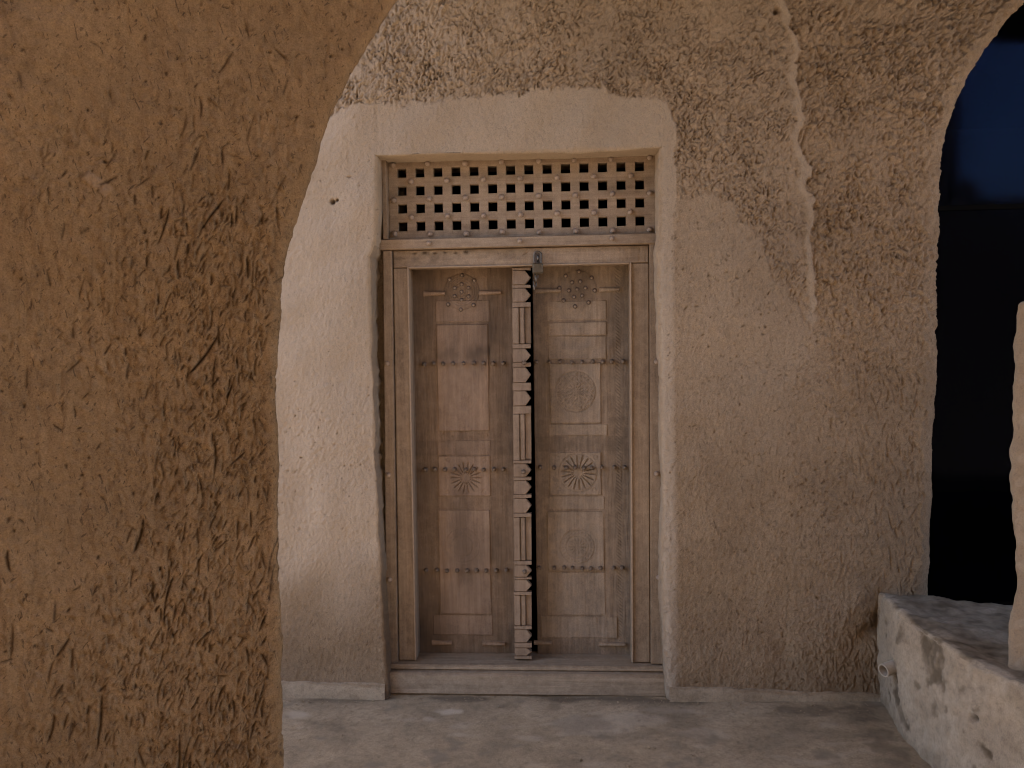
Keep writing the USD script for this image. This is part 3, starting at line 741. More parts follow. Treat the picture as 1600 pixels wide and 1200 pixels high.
for w in w_top:
    cols.append((ex_ + w, np.full(len(ys), Z_P) - 0.22 * smoothstep(-0.02, 0.03, ys - np.interp(ex_ + w, [1.56, 1.76, 1.87, 2.02, 2.5], [0.035, 0.0, -0.05, -0.135, -0.4])) - 0.02 * np.exp(-((w - 0.16) / 0.1) ** 2) * np.exp(-((ys + 0.22) / 0.07) ** 2)))
PX = np.stack([c[0] for c in cols], 0); PZ = np.stack([c[1] for c in cols], 0)
arc = np.r_[w_face, Z_P + np.linspace(0.005, 0.04, len(ang)), Z_P + 0.01 + w_top]
P0 = np.stack([PX, np.repeat(ys[None], len(cols), 0), PZ], -1)
AU = np.repeat(arc[:, None], len(ys), 1); YV = P0[..., 1]
hh = pr.read(np.clip(AU, 0, 2.2), YV, PH)
pt_, pp_ = np.zeros_like(PH), np.zeros_like(PH)
nz1, nz2 = pr.field(0.018, 0.018, 64), pr.field(0.006, 0.006, 65)
# worn dark patches: (height along the face, y, sizes, strength)
for au, yy_, ra, ry, s in ((0.40, -0.50, 0.085, 0.085, 0.8), (0.17, -0.235, 0.05, 0.035, 0.9), (0.42, -0.30, 0.05, 0.045, 0.75), (0.09, -0.28, 0.04, 0.035, 0.7), (0.56, -0.26, 0.035, 0.11, 0.6), (0.64, -0.35, 0.05, 0.10, 0.35), (0.27, -0.40, 0.012, 0.02, 0.8), (0.25, -0.52, 0.012, 0.012, 0.7)):
    d = ((pr.U - au) / ra) ** 2 + ((pr.V - yy_) / ry) ** 2
    pt_ = np.maximum(pt_, s * smoothstep(0.36, 0.66, np.exp(-d) + 0.2 * nz1 + 0.16 * nz2) * np.clip(0.8 + 0.25 * nz1 - 0.2 * nz2, 0.1, 1))
for au, yy_, r in ((0.315, -0.735, 0.013), (0.255, -0.185, 0.032), (0.215, -0.215, 0.016)):  # small holes and the void by the pipe, their shade painted dark
    d = ((pr.U - au) / r) ** 2 + ((pr.V - yy_) / (r * 1.2)) ** 2
    kk = np.exp(-d ** 2)
    pt_ = np.maximum(pt_, 1.0 * kk); PH -= 0.02 * kk
pt_ = np.maximum(pt_, 0.74 * smoothstep(0.50, 0.56, pr.U + 0.014 * nz1 + 0.008 * nz2) * (0.84 + 0.14 * nz1 + 0.1 * nz2))
pt_ = np.maximum(pt_, 0.22 * smoothstep(0.4, 2.6, pr.field(0.05, 0.03, 66) + 0.7 * nz2 + 0.5 * nz1))       # the dusty worn tread is darker than the limed face
pt_ = np.maximum(pt_, 0.38 * smoothstep(0.09, 0.0, pr.U + 0.02 * nz1) + 0.30 * smoothstep(-0.35, -0.05, pr.V + 0.03 * nz1) * (pr.U < 0.52))
pt_ = np.clip(pt_, 0, 1)
PH -= 0.004 * smoothstep(0.4, 0.9, pt_) * (pr.U < 0.52)
hh = pr.read(np.clip(AU, 0, 2.2), YV, PH)
nn = normals_of(P0)
if nn[20, :, 0].mean() > 0:
    nn = -nn
P = P0 + nn * hh[..., None]
v, f = sheet(P)
fn = np.cross(v[f[:, 1]] - v[f[:, 0]], v[f[:, 2]] - v[f[:, 0]])
if (fn[:, 2]).sum() < 0:
    f = f[:, ::-1]
step = thing('plastered_step', 'grey limed raised step in the right corner below the dark archway', 'step')
obj('step_body', (v, f), LIME, step, smooth=True, tone=pr.read(np.clip(AU, 0, 2.2), YV, pt_), pale=pr.read(np.clip(AU, 0, 2.2), YV, pp_))

# drain pipe poking out of the step
pa, pb = np.array([1.62, -0.155, 0.268]), np.array([1.482, -0.215, 0.250])
pipe = thing('drain_pipe', 'short plastic drain pipe poking out of the grey step', 'pipe', tuple(pa))
ax = (pb - pa) / np.linalg.norm(pb - pa)
pts = [pa, pa + (pb - pa) * 0.5, pb]
ov, of = tube(pts, 0.026, 24, cap=False)
iv, if_ = tube(pts, 0.0215, 24, cap=False)
n0 = len(ov)
ring = []
for k in range(24):
    a, b = 48 + k, 48 + (k + 1) % 24
    ring += [(a, b, n0 + b), (a, n0 + b, n0 + a)]
obj('pipe_body', (np.vstack([ov, iv]), np.vstack([of, if_[:, ::-1] + n0, np.array(ring)])), PVC, pipe, smooth=40)

# parapet standing on the step
pd, pnrm = np.array([0.75, -0.66]), np.array([0.66, 0.75])
pd /= np.linalg.norm(pd); pnrm /= np.linalg.norm(pnrm)
base = np.array([1.668, -0.735])
par = thing('clay_parapet', 'waist high clay parapet end standing on the grey step at the right edge', 'parapet', (base[0], base[1], Z_P))
L_p, T_p, zt_, r_ = 0.9, 0.24, 1.725, 0.02
path = []
for s in np.linspace(T_p, r_, 14): path.append((0.0, s))
for a in np.linspace(0, PI / 2, 8)[1:]: path.append((r_ - r_ * math.cos(a), r_ - r_ * math.sin(a)))
for s in np.linspace(r_, L_p, 110)[1:]: path.append((s, 0.0))
path = np.array(path)
zs = np.linspace(Z_P - 0.03, zt_ - 0.03, 170)
zr = zt_ - 0.03 + 0.03 * np.sin(np.linspace(0, PI / 2, 7)[1:])
inn = 0.03 * (1 - np.cos(np.linspace(0, PI / 2, 7)[1:]))
cen = np.array([L_p, T_p / 2])
rows = []
for z, k in list(zip(zs, np.zeros(len(zs)))) + list(zip(zr, inn)) + [(zt_ + 0.001, 0.12)]:
    q = path.copy()
    q[:, 0] += k * (path[:, 0] < 0.03); q[:, 1] += k * (path[:, 1] < T_p * 0.6)
    w = base[None] + q[:, :1] * pd + q[:, 1:] * pnrm
    rows.append(np.c_[w, np.full(len(w), z)])
P0 = np.stack(rows)
qr = Raster(0, 1.4, 0.3, 1.9, 0.006)
QH = 0.006 * qr.field(0.08, 0.08, 71) + 0.003 * qr.field(0.02, 0.02, 72) + 0.0014 * qr.field(0.008, 0.006, 73)
ul = np.r_[0, np.cumsum(np.linalg.norm(np.diff(path, axis=0), axis=1))]
hq = qr.read(np.repeat(ul[None], len(P0), 0), P0[..., 2], QH)
nn = normals_of(P0)
if nn[50, 60:, 1].mean() > 0: nn = -nn
P = P0 + nn * hq[..., None]
v, f = sheet(P)
obj('parapet_body', (v, f), MUD, par, smooth=True, pale=np.full(len(v), 0.35))

# dark glazed door in the arched opening
gd = thing('glazed_door', 'dark glazed door set back in the archway reflecting blue sky', 'glass door', (ARC_X, 0.40, 0.40))
gy = 0.40


def slab_y(poly, y0, y1):
    e = trimesh.creation.extrude_polygon(poly, y1 - y0)
    v = np.array(e.vertices)[:, [0, 2, 1]]; v[:, 1] += y0
    return v, np.array(e.faces)[:, ::-1]


ARCH_IN = sg.Polygon([(ARC_X + ARC_R * math.cos(a), ARC_Z + ARC_R * math.sin(a)) for a in np.linspace(0, PI, 40)])
obj('fanlight', slab_y(ARCH_IN.buffer(0.02).intersection(sg.box(0, ARC_Z + 0.012, 9, 9)), gy, gy + 0.006), GLASS, gd)
for a, b in ((ARC_X - ARC_R - 0.02, ARC_X - 0.03), (ARC_X + 0.03, ARC_X + ARC_R + 0.02)):
    obj('pane', slab_y(sg.box(a, 0.3, b, ARC_Z - 0.012), gy, gy + 0.006), GLASS, gd)
obj('transom', box(ARC_X - ARC_R - 0.02, ARC_X + ARC_R + 0.02, gy - 0.008, gy + 0.012, ARC_Z - 0.012, ARC_Z + 0.012, 0.002), SASH, gd)
obj('stile', box(ARC_X - 0.03, ARC_X + 0.03, gy - 0.02, gy + 0.03, 0.3, ARC_Z - 0.03, 0.004), SASH, gd)

# ------------------------------------------------------------------ the carved double door
door = thing('carved_double_door', 'weathered carved wooden double door with studded leaves and lattice panel above', 'door', (0, 0.1, 0.0))
Y_OUT, Y_IN, Y_GR, Y_LF, Y_PO = 0.085, 0.102, 0.12, 0.200, 0.116


def slant_box(x0a, x1a, x0b, x1b, y0, y1, z0, z1, c=0.004):
    """A post whose foot (x0a..x1a at z0) and head (x0b..x1b at z1) may stand a little askew; its front edges are chamfered."""
    v, f = box(0, 1, y0, y1, z0, z1, c)
    t = (v[:, 2] - z0) / (z1 - z0)
    w0 = x0a + (x0b - x0a) * t; w1 = x1a + (x1b - x1a) * t
    u = np.where(v[:, 0] < 0.5, v[:, 0], 1 - (1 - v[:, 0]))
    v[:, 0] = np.where(u < 0.5, w0 + v[:, 0], w1 - (1 - v[:, 0]))
    return v, f


obj('jamb', slant_box(-0.638, -0.584, -0.611, -0.571, Y_OUT, 0.24, 0.13, 2.036), WOOD_FRAME, door)
obj('jamb', slant_box(0.580, 0.655, 0.586, 0.645, Y_OUT, 0.24, 0.14, 2.042), WOOD_FRAME, door)
rail = obj('crossbeam', box(-0.625, 0.645, Y_OUT - 0.006, 0.24, 2.0375, 2.085, 0.004), WOOD_FRAME_X, door)
obj('inner_jamb', slant_box(-0.581, -0.501, -0.569, -0.499, Y_IN, 0.235, 0.14, 1.957), WOOD_FRAME, door)
obj('inner_jamb', slant_box(0.497, 0.579, 0.502, 0.585, Y_IN, 0.235, 0.14, 1.957), WOOD_FRAME, door)
for s in ((-0.5065, -0.4985, -0.5045, -0.4965, 0.142, 1.9615), (0.4945, 0.5025, 0.4995, 0.5075, 0.142, 1.9615)):
    obj('bead', slant_box(s[0], s[1], s[2], s[3], Y_IN - 0.007, Y_IN + 0.05, s[4], s[5], 0.0025), BEAD, door)
obj('bead', box(-0.4955, 0.4985, Y_IN - 0.006, Y_IN + 0.05, 1.9535, 1.9615, 0.0025), BEAD, door)
# carved chips along the crossbeam's underside
g = np.random.default_rng(77)
obj('sill', box(-0.637, 0.664, 0.028, 0.24, 0.010, 0.112, 0.010), WOOD_SILL, door)
obj('sill_step', box(-0.634, 0.66, 0.062, 0.24, 0.1125, 0.137, 0.006), WOOD_SILL, door)
obj('niche_jamb', box(-0.606, -0.586, 0.075, 0.16, 2.086, 2.45, 0.003), WOOD_FRAME, door)
for x, z in ((-0.602, 1.524), (-0.608, 1.013), (-0.613, 0.528), (0.614, 1.516), (0.611, 1.013), (0.617, 0.541)):
    obj('boss', dome(x, Y_OUT, z, 0.0115, 0.011), BOSS, door, smooth=50)
for x, z in ((-0.4, 2.063), (0.01, 2.063), (0.42, 2.066)):
    obj('boss', dome(x, Y_OUT - 0.006, z, 0.0105, 0.011), BOSS, rail, smooth=50)

# lattice of crossing bars with square holes
lat_x0, lat_p, lat_h = -0.524, (0.549 + 0.524) / 13, 0.0205
lat_z0, lat_q = 2.1465, (2.388 - 2.1465) / 3
lattice = obj('lattice_backing_rail', box(-0.585, 0.622, Y_GR + 0.001, 0.16, 2.0855, lat_z0 - 0.0205, 0.002), WOOD_FRAME_X, door)
obj('lattice_bar', box(-0.585, 0.622, Y_GR + 0.001, 0.16, lat_z0 + 3 * lat_q + 0.0205, 2.455, 0.002), WOOD_FRAME_X, door)
for j in range(3):
    z = lat_z0 + (j + 0.5) * lat_q
    obj('lattice_bar', box(-0.585, 0.622, Y_GR + 0.001, 0.152, z - lat_q / 2 + 0.0205, z + lat_q / 2 - 0.0205, 0.0025), WOOD_FRAME_X, door)
for i in range(15):
    a = lat_x0 + (i - 1) * lat_p + lat_h if i else -0.5852
    b = lat_x0 + i * lat_p - lat_h if i < 14 else 0.6222
    obj('lattice_bar', box(a, b, Y_GR + 0.0003, 0.150, 2.0865, 2.452, 0.0012), WOOD_FRAME_X, door)
for r in range(9):
    z = lat_z0 + (r / 2 - 0.5) * lat_q
    if r % 2:
        continue
    k = r // 2
    if k in (0, 4):
        xs_ = [lat_x0 + (1.5 + 2 * i) * lat_p for i in range(-1, 7)]
        z = 2.109 if k == 0 else 2.424
    elif k == 2:
        xs_ = [lat_x0 + (1.5 + 2 * i) * lat_p for i in range(-1, 7)]
    else:
        xs_ = [lat_x0 + (0.5 + 2 * i) * lat_p for i in range(7)]
    for x in xs_:
        rr = 0.0125 * g.uniform(0.92, 1.06)
        obj('boss', dome(min(max(x + g.normal(0, 0.0015), -0.562), 0.598), Y_GR - 0.0015, z + g.normal(0, 0.0015), rr, 0.015), BOSS, door, smooth=50)


# carved leaves
def hatch(x, z, p=0.011, a=0.0006):
    return a * (np.sin(2 * PI * (x + z) / p) * np.sin(2 * PI * (x - z) / p))


def ring(x, z, cx, cz, R, w=0.003):
    return np.exp(-((np.hypot(x - cx, z - cz) - R) / w) ** 2)


def burst(x, z, cx, cz, R, n, ph=0.0):
    r, t = np.hypot(x - cx, z - cz), np.arctan2(z - cz, x - cx) + ph
    s = np.abs(np.sin(t * n / 2))
    groove = np.clip(1 - s / 0.34, 0, 1) ** 0.7 * smoothstep(0.16 * R, 0.32 * R, r) * smoothstep(1.0 * R, 0.8 * R, r)
    return groove


def dots(x, z, cx, cz, R, n, r):
    o = 0 * x
    for k in range(n):
        a = 2 * PI * k / n
        o = np.maximum(o, np.exp(-((x - cx - R * math.cos(a)) ** 2 + (z - cz - R * math.sin(a)) ** 2) / r ** 2))
    return o


def disc(x, z, cx, cz, R):
    return smoothstep(R + 0.002, R - 0.002, np.hypot(x - cx, z - cz))


def h_left(x, z):
    h = 0.0 * x
    d = disc(x, z, -0.269, 1.852, 0.085)
    h += 0.0018 * d + d * 0.0007 * np.sin(np.hypot(x + 0.269, z - 1.852) * 2 * PI / 0.011) - 0.0016 * ring(x, z, -0.269, 1.852, 0.083)
    h -= 0.003 * burst(x, z, -0.263, 1.348, 0.032, 12) + 0.001 * ring(x, z, -0.263, 1.348, 0.05) + 0.0008 * ring(x, z, -0.263, 1.348, 0.09)
    h -= 0.0075 * burst(x, z, -0.264, 0.98, 0.080, 18)
    for a, b in ((-0.352, 1.065), (-0.175, 1.064), (-0.353, 0.899 + 0.012), (-0.178, 0.898 + 0.012)):
        h -= 0.0022 * ring(x, z, a, b, 0.009, 0.003)
    h -= 0.0016 * ring(x, z, -0.285, 0.657, 0.083) + 0.0014 * ring(x, z, -0.285, 0.657, 0.05) + 0.0012 * dots(x, z, -0.285, 0.657, 0.067, 22, 0.005)
    for k in range(6):
        h -= 0.003 * np.exp(-((x + 0.37 - 0.0425 * k) ** 2 + (z - 1.19 + 0.012 * (k % 2)) ** 2) / 0.005 ** 2)
    return h


def h_right(x, z):
    h = 0.0 * x
    d = disc(x, z, 0.267, 1.852, 0.092)
    h += 0.0010 * d - 0.0012 * ring(x, z, 0.267, 1.852, 0.09)
    c = (0.256, 1.381)
    h -= 0.0030 * ring(x, z, *c, 0.094, 0.0035) + 0.0030 * dots(x, z, *c, 0.080, 26, 0.0055) + 0.0030 * dots(x, z, *c, 0.058, 18, 0.006) + 0.0045 * burst(x, z, *c, 0.045, 14)
    h += 0.0012 * np.sin(x * 2 * PI / 0.013 + 2 * np.sin(z * 90)) * np.sin(z * 2 * PI / 0.012) * disc(x, z, *c, 0.092)
    c = (0.264, 1.001)
    h -= 0.010 * burst(x, z, *c, 0.088, 18, 0.1) + 0.0030 * ring(x, z, *c, 0.089, 0.0035)
    for a, b in ((0.17, 1.073), (0.347, 1.075), (0.174, 0.927), (0.342, 0.92)):
        h -= 0.0022 * ring(x, z, a, b, 0.009, 0.003)
    c = (0.257, 0.651)
    h -= 0.0026 * ring(x, z, *c, 0.080, 0.003) + 0.0026 * dots(x, z, *c, 0.068, 26, 0.0045) + 0.0020 * ring(x, z, *c, 0.052, 0.003) + 0.0035 * burst(x, z, *c, 0.042, 14)
    k = smoothstep(1.50, 1.60, z) * smoothstep(1.70, 1.66, z)
    h += k * 0.0030 * np.exp(-((x - 0.262) ** 2 + (z - 1.655) ** 2) / 0.018 ** 2) + 0.0016 * k * np.sin(12 * np.hypot(x - 0.25, (z - 1.65) * 1.3) * 2 * PI)
    # plaited border beside the hinge side
    b = np.exp(-((x - 0.452) / 0.010) ** 2)
    h += b * 0.0016 * np.sin(2 * PI * z / 0.016 + (x - 0.452) * 330) * (z > 0.2)
    b = np.exp(-((x - 0.142) / 0.006) ** 2)
    h += b * 0.0012 * np.sin(2 * PI * z / 0.013) * (z > 1.2) * (z < 1.7)
    return h


def relief(x0, x1, z0, z1, yf, thick, hfun, seed, res=0.0028, tex=0.0, bev=0.0022, wear=0.0006, tfun=None):
    nx, nz = max(4, int((x1 - x0) / res)), max(4, int((z1 - z0) / res))
    xs_, zs_ = np.linspace(x0, x1, nx), np.linspace(z0, z1, nz)
    X, Z = np.meshgrid(xs_, zs_)
    h = hfun(X, Z) if hfun else 0 * X
    g = np.random.default_rng(seed)
    w = ndimage.gaussian_filter(g.standard_normal(X.shape), (9, 0.9)); w /= w.std()
    w2 = ndimage.gaussian_filter(g.standard_normal(X.shape), (12, 8)); w2 /= w2.std()
    h = h + wear * 0.5 * w + wear * 0.8 * w2 + tex * hatch(X, Z)
    e = np.minimum.reduce([X - x0, x1 - X, Z - z0, z1 - Z])
    h = h - bev * np.clip(1 - e / bev, 0, 1)
    T = tfun(X, Z) if tfun else 0 * X
    T = np.clip(T + np.clip(-w2 - 1.0, 0, 1) * 0.12, 0, 1)
    P = np.stack([X, yf - h, Z], -1)
    b0, b1 = P[:1].copy(), P[-1:].copy()
    b0[..., 1] = yf + thick; b1[..., 1] = yf + thick
    P = np.concatenate([b0, P, b1], 0)
    l, r = P[:, :1].copy(), P[:, -1:].copy()
    l[..., 1] = yf + thick; r[..., 1] = yf + thick
    P = np.concatenate([l, P, r], 1)
    return sheet(P), np.pad(T, 1, mode='edge')


def board(name, args, mat, parent, **kw):
    label = kw.pop('label', None)
    m, t = relief(*args, **kw)
    return obj(name, m, mat, parent, smooth=True, tone=t, label=label)


def smudge(x, z, s=0):
    return np.clip(meshkit.fbm(np.stack([x * 7, 0 * x + s, z * 3.0], -1), 4, 5) - 0.47, 0, 1) * 1.5


def t_left(x, z):
    t = smudge(x, z, 1) + 0.16 * (x < -0.40) + 0.14 * (x > -0.148)
    n = meshkit.fbm(np.stack([x * 30, 0 * x, z * 12], -1), 3, 9)
    t += 0.42 * np.exp(-((z - 1.56 - 0.06 * (n - 0.5)) / 0.035) ** 2) * (x > -0.4) * (x < -0.14) * (0.4 + n)
    t += 0.30 * disc(x, z, -0.269, 1.852, 0.085) * (0.6 + 0.8 * (n - 0.3)) + 0.22 * smoothstep(0.34, 0.2, z) + 0.14 * smoothstep(1.86, 1.95, z)
    t += 0.18 * smoothstep(1.16, 1.15, z) * smoothstep(1.08, 1.09, z) + 0.3 * np.exp(-((x + 0.27) / 0.05) ** 2) * np.exp(-((z - 0.55) / 0.1) ** 2)
    return t


def t_right(x, z):
    n = meshkit.fbm(np.stack([x * 30, 0 * x + 4, z * 12], -1), 3, 9)
    t = 0.8 * smudge(x, z, 7) + 0.14 * (x < 0.115) + 0.10 * (x > 0.40)
    t += 0.10 * disc(x, z, 0.267, 1.852, 0.092) + 0.16 * (z > 1.53) * (z < 1.63) * (x > 0.13) * (x < 0.4) + 0.16 * (z > 1.10) * (z < 1.17)
    t += 0.3 * n * np.exp(-((x - 0.25) / 0.035) ** 2) * (np.exp(-((z - 0.85) / 0.08) ** 2) + np.exp(-((z - 0.42) / 0.09) ** 2)) + 0.35 * smoothstep(0.24, 0.15, z) * (x < 0.36)
    return t


def h_lintel(x, z):
    n = meshkit.fbm(np.stack([x * 40, 0 * x, z * 40], -1), 3, 3)
    h = 0.003 * (n - 0.5)
    for k in range(6):
        h -= 0.006 * np.exp(-(((x + 0.47 - 0.047 * k) / 0.009) ** 2 + ((z - 2.022 - 0.003 * (k % 2)) / 0.005) ** 2))
    h -= 0.004 * np.exp(-(((x - 0.035) / 0.012) ** 2 + ((z - 2.012 - (x - 0.035) * 0.7) / 0.004) ** 2))
    return h


def t_lintel(x, z):
    n = meshkit.fbm(np.stack([x * 26, 0 * x, z * 40], -1), 4, 13)
    t = np.clip(n - 0.45, 0, 1) * 1.6 * smoothstep(0.3, -0.4, x)
    for k in range(6):
        t += 0.8 * np.exp(-(((x + 0.47 - 0.047 * k) / 0.010) ** 2 + ((z - 2.022 - 0.003 * (k % 2)) / 0.005) ** 2))
    return t


def peg(x0, x1, z0, z1, yf, left_tip=False):
    """A wooden key driven through the board: half round, tapering to its tip."""
    n, m = 12, 9
    P = np.zeros((m, n, 3))
    for j, t in enumerate(np.linspace(0, 1, n)):
        s = (1 - 0.35 * t)
        zc, hw = (z0 + z1) / 2, abs(z1 - z0) / 2 * s
        for i, a in enumerate(np.linspace(-PI / 2, PI / 2, m)):
            P[i, j] = (x0 + (x1 - x0) * t, yf + 0.004 - (0.018 * (0.55 + 0.45 * t)) * math.cos(a) ** 0.6 if abs(a) < PI / 2 - 1e-6 else yf + 0.004, zc + hw * math.sin(a))
    v, f = sheet(P)
    c0 = len(v)
    v = np.vstack([v, P[:, 0].mean(0), P[:, -1].mean(0)])
    ex = []
    for i in range(m - 1):
        ex += [(c0, i * n, (i + 1) * n), (c0 + 1, (i + 1) * n + n - 1, i * n + n - 1)]
    return v, np.vstack([f, np.array(ex)])


board('lintel', (-0.568, 0.584, 1.9585, 2.036, Y_IN, 0.13, h_lintel, 90), WOOD_FRAME_X, door, tfun=t_lintel)
left = board('door_leaf', (-0.508, -0.02, 0.128, 1.965, Y_LF, 0.04, h_left, 81), WOOD_LEFT, door, tfun=t_left, label='brown left leaf with reddish raised panels')
right = board('door_leaf', (0.061, 0.512, 0.128, 1.966, Y_LF, 0.04, h_right, 82), WOOD_RIGHT, door, tfun=t_right, label='greyer dusty right leaf with carved sunbursts')
PANELS_L = [(-0.395, -0.138, 1.711, 1.812, 0.003, 0), (-0.391, -0.149, 1.200, 1.700, 0.007, 0.0), (-0.396, -0.145, 1.086, 1.156, 0.003, 1.2), (-0.394, -0.148, 0.892, 1.083, 0.006, 0), (-0.397, -0.150, 0.832, 0.888, 0.002, 1.2), (-0.399, -0.154, 0.327, 0.826, 0.006, 0), (-0.433, -0.148, 0.225, 0.322, 0.004, 0.6)]
PANELS_R = [(0.127, 0.401, 1.711, 1.800, 0.003, 0), (0.132, 0.400, 1.640, 1.702, 0.006, 0), (0.132, 0.399, 1.530, 1.636, 0.003, 0.8), (0.135, 0.372, 1.232, 1.512, 0.0055, 0), (0.127, 0.401, 1.174, 1.228, 0.004, 0.9), (0.128, 0.370, 0.895, 1.097, 0.0055, 0), (0.120, 0.385, 0.826, 0.890, 0.002, 1.0), (0.116, 0.381, 0.535, 0.818, 0.005, 0), (0.113, 0.385, 0.324, 0.529, 0.004, 0), (0.08, 0.44, 0.215, 0.318, 0.003, 1.6)]
for k, (a, b, c, d, t, tx) in enumerate(PANELS_L):
    board('panel', (a, b, c, d, Y_LF - 0.6 * t, 0.6 * t + 0.002, h_left, 100 + k), WOOD_LEFT_PANEL, left, tex=tx, tfun=t_left)
for k, (a, b, c, d, t, tx) in enumerate(PANELS_R):
    board('panel', (a, b, c, d, Y_LF - 0.6 * t, 0.6 * t + 0.002, h_right, 120 + k), WOOD_RIGHT_PANEL, right, tex=tx, tfun=t_right)


def front_at(x, z, panels):
    for a, b, c, d, t, tx in panels:
        if a < x < b and c < z < d:
            return Y_LF - 0.6 * t
    return Y_LF


ROS_L = [(-0.269, 1.852), (-0.268, 1.887), (-0.301, 1.87), (-0.236, 1.869), (-0.302, 1.832), (-0.237, 1.83), (-0.27, 1.813), (-0.265, 1.928), (-0.325, 1.909), (-0.209, 1.903), (-0.333, 1.794), (-0.214, 1.789), (-0.274, 1.769)]
ROS_R = [(0.276, 1.934), (0.215, 1.915), (0.334, 1.904), (0.244, 1.885), (0.282, 1.888), (0.185, 1.86), (0.229, 1.848), (0.267, 1.853), (0.305, 1.858), (0.348, 1.846), (0.252, 1.818), (0.29, 1.823), (0.205, 1.802), (0.319, 1.791), (0.257, 1.774)]
ROWS_L = [(1.518, (-0.452, -0.407, -0.362, -0.314, -0.266, -0.218, -0.171, -0.126, -0.079)), (1.019, (-0.456, -0.411, -0.362, -0.317, -0.263, -0.224, -0.179, -0.131, -0.086)), (0.538, (-0.463, -0.411, -0.362, -0.314, -0.266, -0.22, -0.175, -0.127, -0.079))]
ROWS_R = [(1.517, (0.075, 0.134, 0.184, 0.24, 0.287, 0.336, 0.383, 0.424, 0.476)), (1.025, (0.086, 0.151, 0.208, 0.249, 0.29, 0.326, 0.373, 0.431, 0.478)), (0.552, (0.074, 0.146, 0.193, 0.232, 0.277, 0.318, 0.362, 0.424, 0.463))]
for leaf, ros, rows_, pan in ((left, ROS_L, ROWS_L, PANELS_L), (right, ROS_R, ROWS_R, PANELS_R)):
    for x, z in ros:
        y = front_at(x, z, pan) - 0.0022
        nail = obj('rosette_nail', dome(x, y + 0.001, z, 0.0108, 0.0035), STUD_DARK, leaf, smooth=40)
        obj('nail_head', dome(x, y - 0.0015, z, 0.0058, 0.008), BOSS, nail, smooth=40)
    for z, xs_ in rows_:
        for x in xs_:
            y = front_at(x, z, pan)
            obj('stud', dome(x, y, z + g.normal(0, 0.0012), 0.0105 * g.uniform(0.92, 1.08), 0.018), STUD, leaf, smooth=50)
for x0_, x1_, z0_, z1_, lf in ((-0.448, -0.347, 1.833, 1.859, left), (-0.189, -0.086, 1.833, 1.857, left), (-0.442, -0.345, 0.174, 0.201, left), (-0.202, -0.093, 0.173, 0.199, left),
                               (0.07, 0.191, 1.836, 1.861, right), (0.369, 0.459, 1.837, 1.861, right), (0.045, 0.129, 0.179, 0.203, right), (0.35, 0.475, 0.175, 0.199, right)):
    obj('wooden_key', peg(x0_, x1_, z0_, z1_, Y_LF - 0.001), WOOD_LEFT_PANEL if lf is left else WOOD_RIGHT_PANEL, lf, smooth=40)


# the carved meeting post between the leaves
def post_x(z):
    t = (z - 0.145) / (1.949 - 0.145)
    return -0.043 + 0.015 * t, 0.037 + 0.019 * t


post = obj('meeting_post', slant_box(-0.043, 0.008, -0.028, 0.024, Y_PO + 0.026, 0.235, 0.142, 1.950, 0.002), WOOD_POST, door)


def prism(poly, y0, y1, bev=0.004):
    """A carved block: the polygon extruded from y1 to y0 with its front edges cut back."""
    p = np.array(poly, float)
    if np.cross(p[1] - p[0], p[2] - p[1]) < 0:
        p = p[::-1]
    c = p.mean(0)
    q = np.array(sg.Polygon(p).buffer(-bev, join_style=2).exterior.coords)[:-1]
    if len(q) != len(p):
        q = c + (p - c) * 0.9
    else:
        k = np.argmin(np.linalg.norm(q - p[0], axis=1)); q = np.roll(q, -k, axis=0)
        if np.linalg.norm(q[1] - p[1]) > np.linalg.norm(q[-1] - p[1]):
            q = np.r_[q[:1], q[1:][::-1]]
    n = len(p)
    v = [(a, y1, b) for a, b in p] + [(a, y0 + bev, b) for a, b in p] + [(a, y0, b) for a, b in q]
    f = []
    for lvl in (0, 1):
        for i in range(n):
            a, b = lvl * n + i, lvl * n + (i + 1) % n
            f += [(a, b, b + n), (a, b + n, a + n)]
    for i in range(1, n - 1):
        f.append((2 * n, 2 * n + i, 2 * n + i + 1))
    return np.array(v), np.array(f)


def lozenge(z0, z1):
    l, r = post_x((z0 + z1) / 2)
    w = r - l
    zc = (z0 + z1) / 2
    obj('lozenge', prism([(l + 0.03 * w, z0), (l + 0.70 * w, z0), (r, zc), (l + 0.70 * w, z1), (l + 0.03 * w, z1), (l, zc)], Y_PO + 0.0005, Y_PO + 0.03, 0.003), WOOD_POST, post)


def bar(z0, z1):
    l, r = post_x((z0 + z1) / 2)
    obj('fillet', box(l, r, Y_PO, Y_PO + 0.03, z0, z1, 0.001), WOOD_POST, post)


def fluted(z0, z1):
    l, r = post_x((z0 + z1) / 2)
    w = r - l
    obj('fluted_strip', box(l, l + 0.36 * w, Y_PO, Y_PO + 0.03, z0, z1, 0.003), WOOD_POST, post)
    obj('fluted_strip', box(l + 0.38 * w, l + 0.66 * w, Y_PO + 0.003, Y_PO + 0.03, z0, z1, 0.004), WOOD_POST, post)
    obj('fluted_strip', box(l + 0.68 * w, r, Y_PO + 0.013, Y_PO + 0.04, z0, z1, 0.002), WOOD_POST, post)


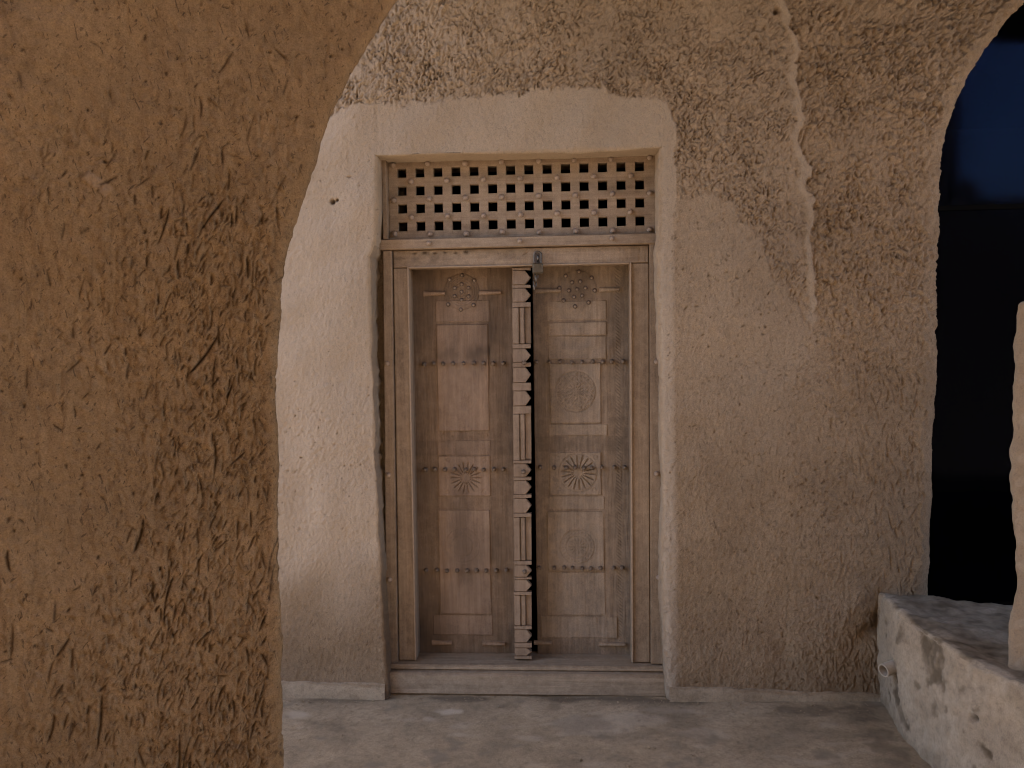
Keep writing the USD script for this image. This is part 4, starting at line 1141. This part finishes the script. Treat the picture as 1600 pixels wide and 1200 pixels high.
SEQ = [('b', 1.938, 1.949), ('l', 1.872, 1.937), ('b', 1.858, 1.871), ('l', 1.794, 1.857), ('b', 1.772, 1.793), ('f', 1.604, 1.771), ('b', 1.584, 1.603), ('l', 1.520, 1.583), ('b', 1.500, 1.519), ('l', 1.428, 1.499), ('b', 1.392, 1.427), ('l', 1.322, 1.391), ('b', 1.286, 1.321),
       ('f', 1.072, 1.285), ('b', 1.058, 1.071), ('l', 0.995, 1.057), ('b', 0.980, 0.994), ('l', 0.915, 0.979), ('b', 0.898, 0.914), ('l', 0.828, 0.897), ('b', 0.810, 0.827), ('f', 0.606, 0.809), ('b', 0.588, 0.605), ('l', 0.530, 0.587), ('b', 0.520, 0.529), ('l', 0.462, 0.519), ('b', 0.446, 0.461), ('f', 0.302, 0.445), ('b', 0.286, 0.301), ('l', 0.222, 0.285), ('b', 0.200, 0.221), ('l', 0.160, 0.199), ('b', 0.145, 0.159)]
for k, a, b in SEQ:
    {'l': lozenge, 'b': bar, 'f': fluted}[k](a, b)
for x, z in ((0.021, 1.518), (0.011, 1.02), (0.010, 0.557)):
    obj('stud', dome(x, Y_PO - 0.002, z, 0.0105, 0.013), STUD, post, smooth=50)

# ------------------------------------------------------------------ staple, padlock and chain
hasp = thing('lock_staple', 'dark iron staple in the lintel that the padlock hangs from', 'staple', (0.090, Y_IN, 1.985))
arcp = [(0.090, Y_IN + 0.01, 1.972)] + [(0.090, Y_IN - 0.018 - 0.014 * math.sin(a), 1.985 - 0.013 * math.cos(a)) for a in np.linspace(0, PI, 9)] + [(0.090, Y_IN + 0.01, 1.998)]
obj('staple_loop', tube(arcp, 0.0042, 8), STEEL, hasp, smooth=40)
obj('staple_plate', box(0.071, 0.109, Y_IN - 0.004, Y_IN + 0.001, 1.962, 2.012, 0.0015), STUD_DARK, hasp)
lock = thing('padlock', 'small worn padlock hanging at the top of the meeting post', 'padlock', (0.090, 0.07, 1.918))
ly = Y_IN - 0.028
obj('lock_body', merge(box(0.066, 0.113, ly - 0.011, ly + 0.011, 1.916, 1.963, 0.005)), BRASS, lock)
sh = [(0.0735, ly, 1.955), (0.0735, ly, 1.985)] + [(0.0895 - 0.016 * math.cos(a), ly, 1.998 + 0.016 * math.sin(a)) for a in np.linspace(0, PI, 11)] + [(0.1055, ly, 1.985), (0.1055, ly, 1.955)]
obj('shackle', tube(sh, 0.0042, 10), STEEL, lock, smooth=40)
chain = thing('door_chain', 'short rusty chain dangling below the padlock beside the post', 'chain', (0.080, ly, 1.915))
cz = 1.921
cxs = 0.083
for k in range(4):
    a = np.linspace(0, 2 * PI, 17)
    tw = 0.5 + 1.35 * (k % 2)
    pts = [(cxs - 0.004 * k + 0.0065 * math.cos(t) * math.cos(tw) - 0.003 * math.sin(t), ly + 0.012 + 0.0065 * math.cos(t) * math.sin(tw), cz - 0.010 - 0.0185 * k + 0.0135 * math.sin(t)) for t in a]
    obj('link', tube(pts, 0.0028, 7, cap=False), STEEL, chain, smooth=40)

# loose grit along the foot of the walls
g = np.random.default_rng(404)
rock = trimesh.creation.icosphere(subdivisions=0)
rv0, rf0 = np.array(rock.vertices), np.array(rock.faces)
gv, gf, n = [], [], 0
for k in range(420):
    x = g.uniform(-1.15, 1.5)
    y = (0.02 if -0.63 < x < 0.65 else -0.02) - abs(g.normal(0, 0.05)) - 0.004 if g.random() < 0.75 else g.uniform(-0.55, -0.05)
    r = g.uniform(0.0014, 0.0042) * (1.8 if g.random() < 0.06 else 1)
    z = 0.008 + 0.014 * float(smoothstep(-0.6, 1.6, x))
    gv.append(rv0 * r * g.uniform(0.6, 1.3, (len(rv0), 1)) * np.array([1, 1, 0.7]) + (x, y, z + 0.4 * r)); gf.append(rf0 + n); n += len(rv0)
tag(obj('floor_grit', (np.vstack(gv), np.vstack(gf)), SCREED), 'loose grit and crumbs scattered along the foot of the door wall', 'grit', kind='stuff')
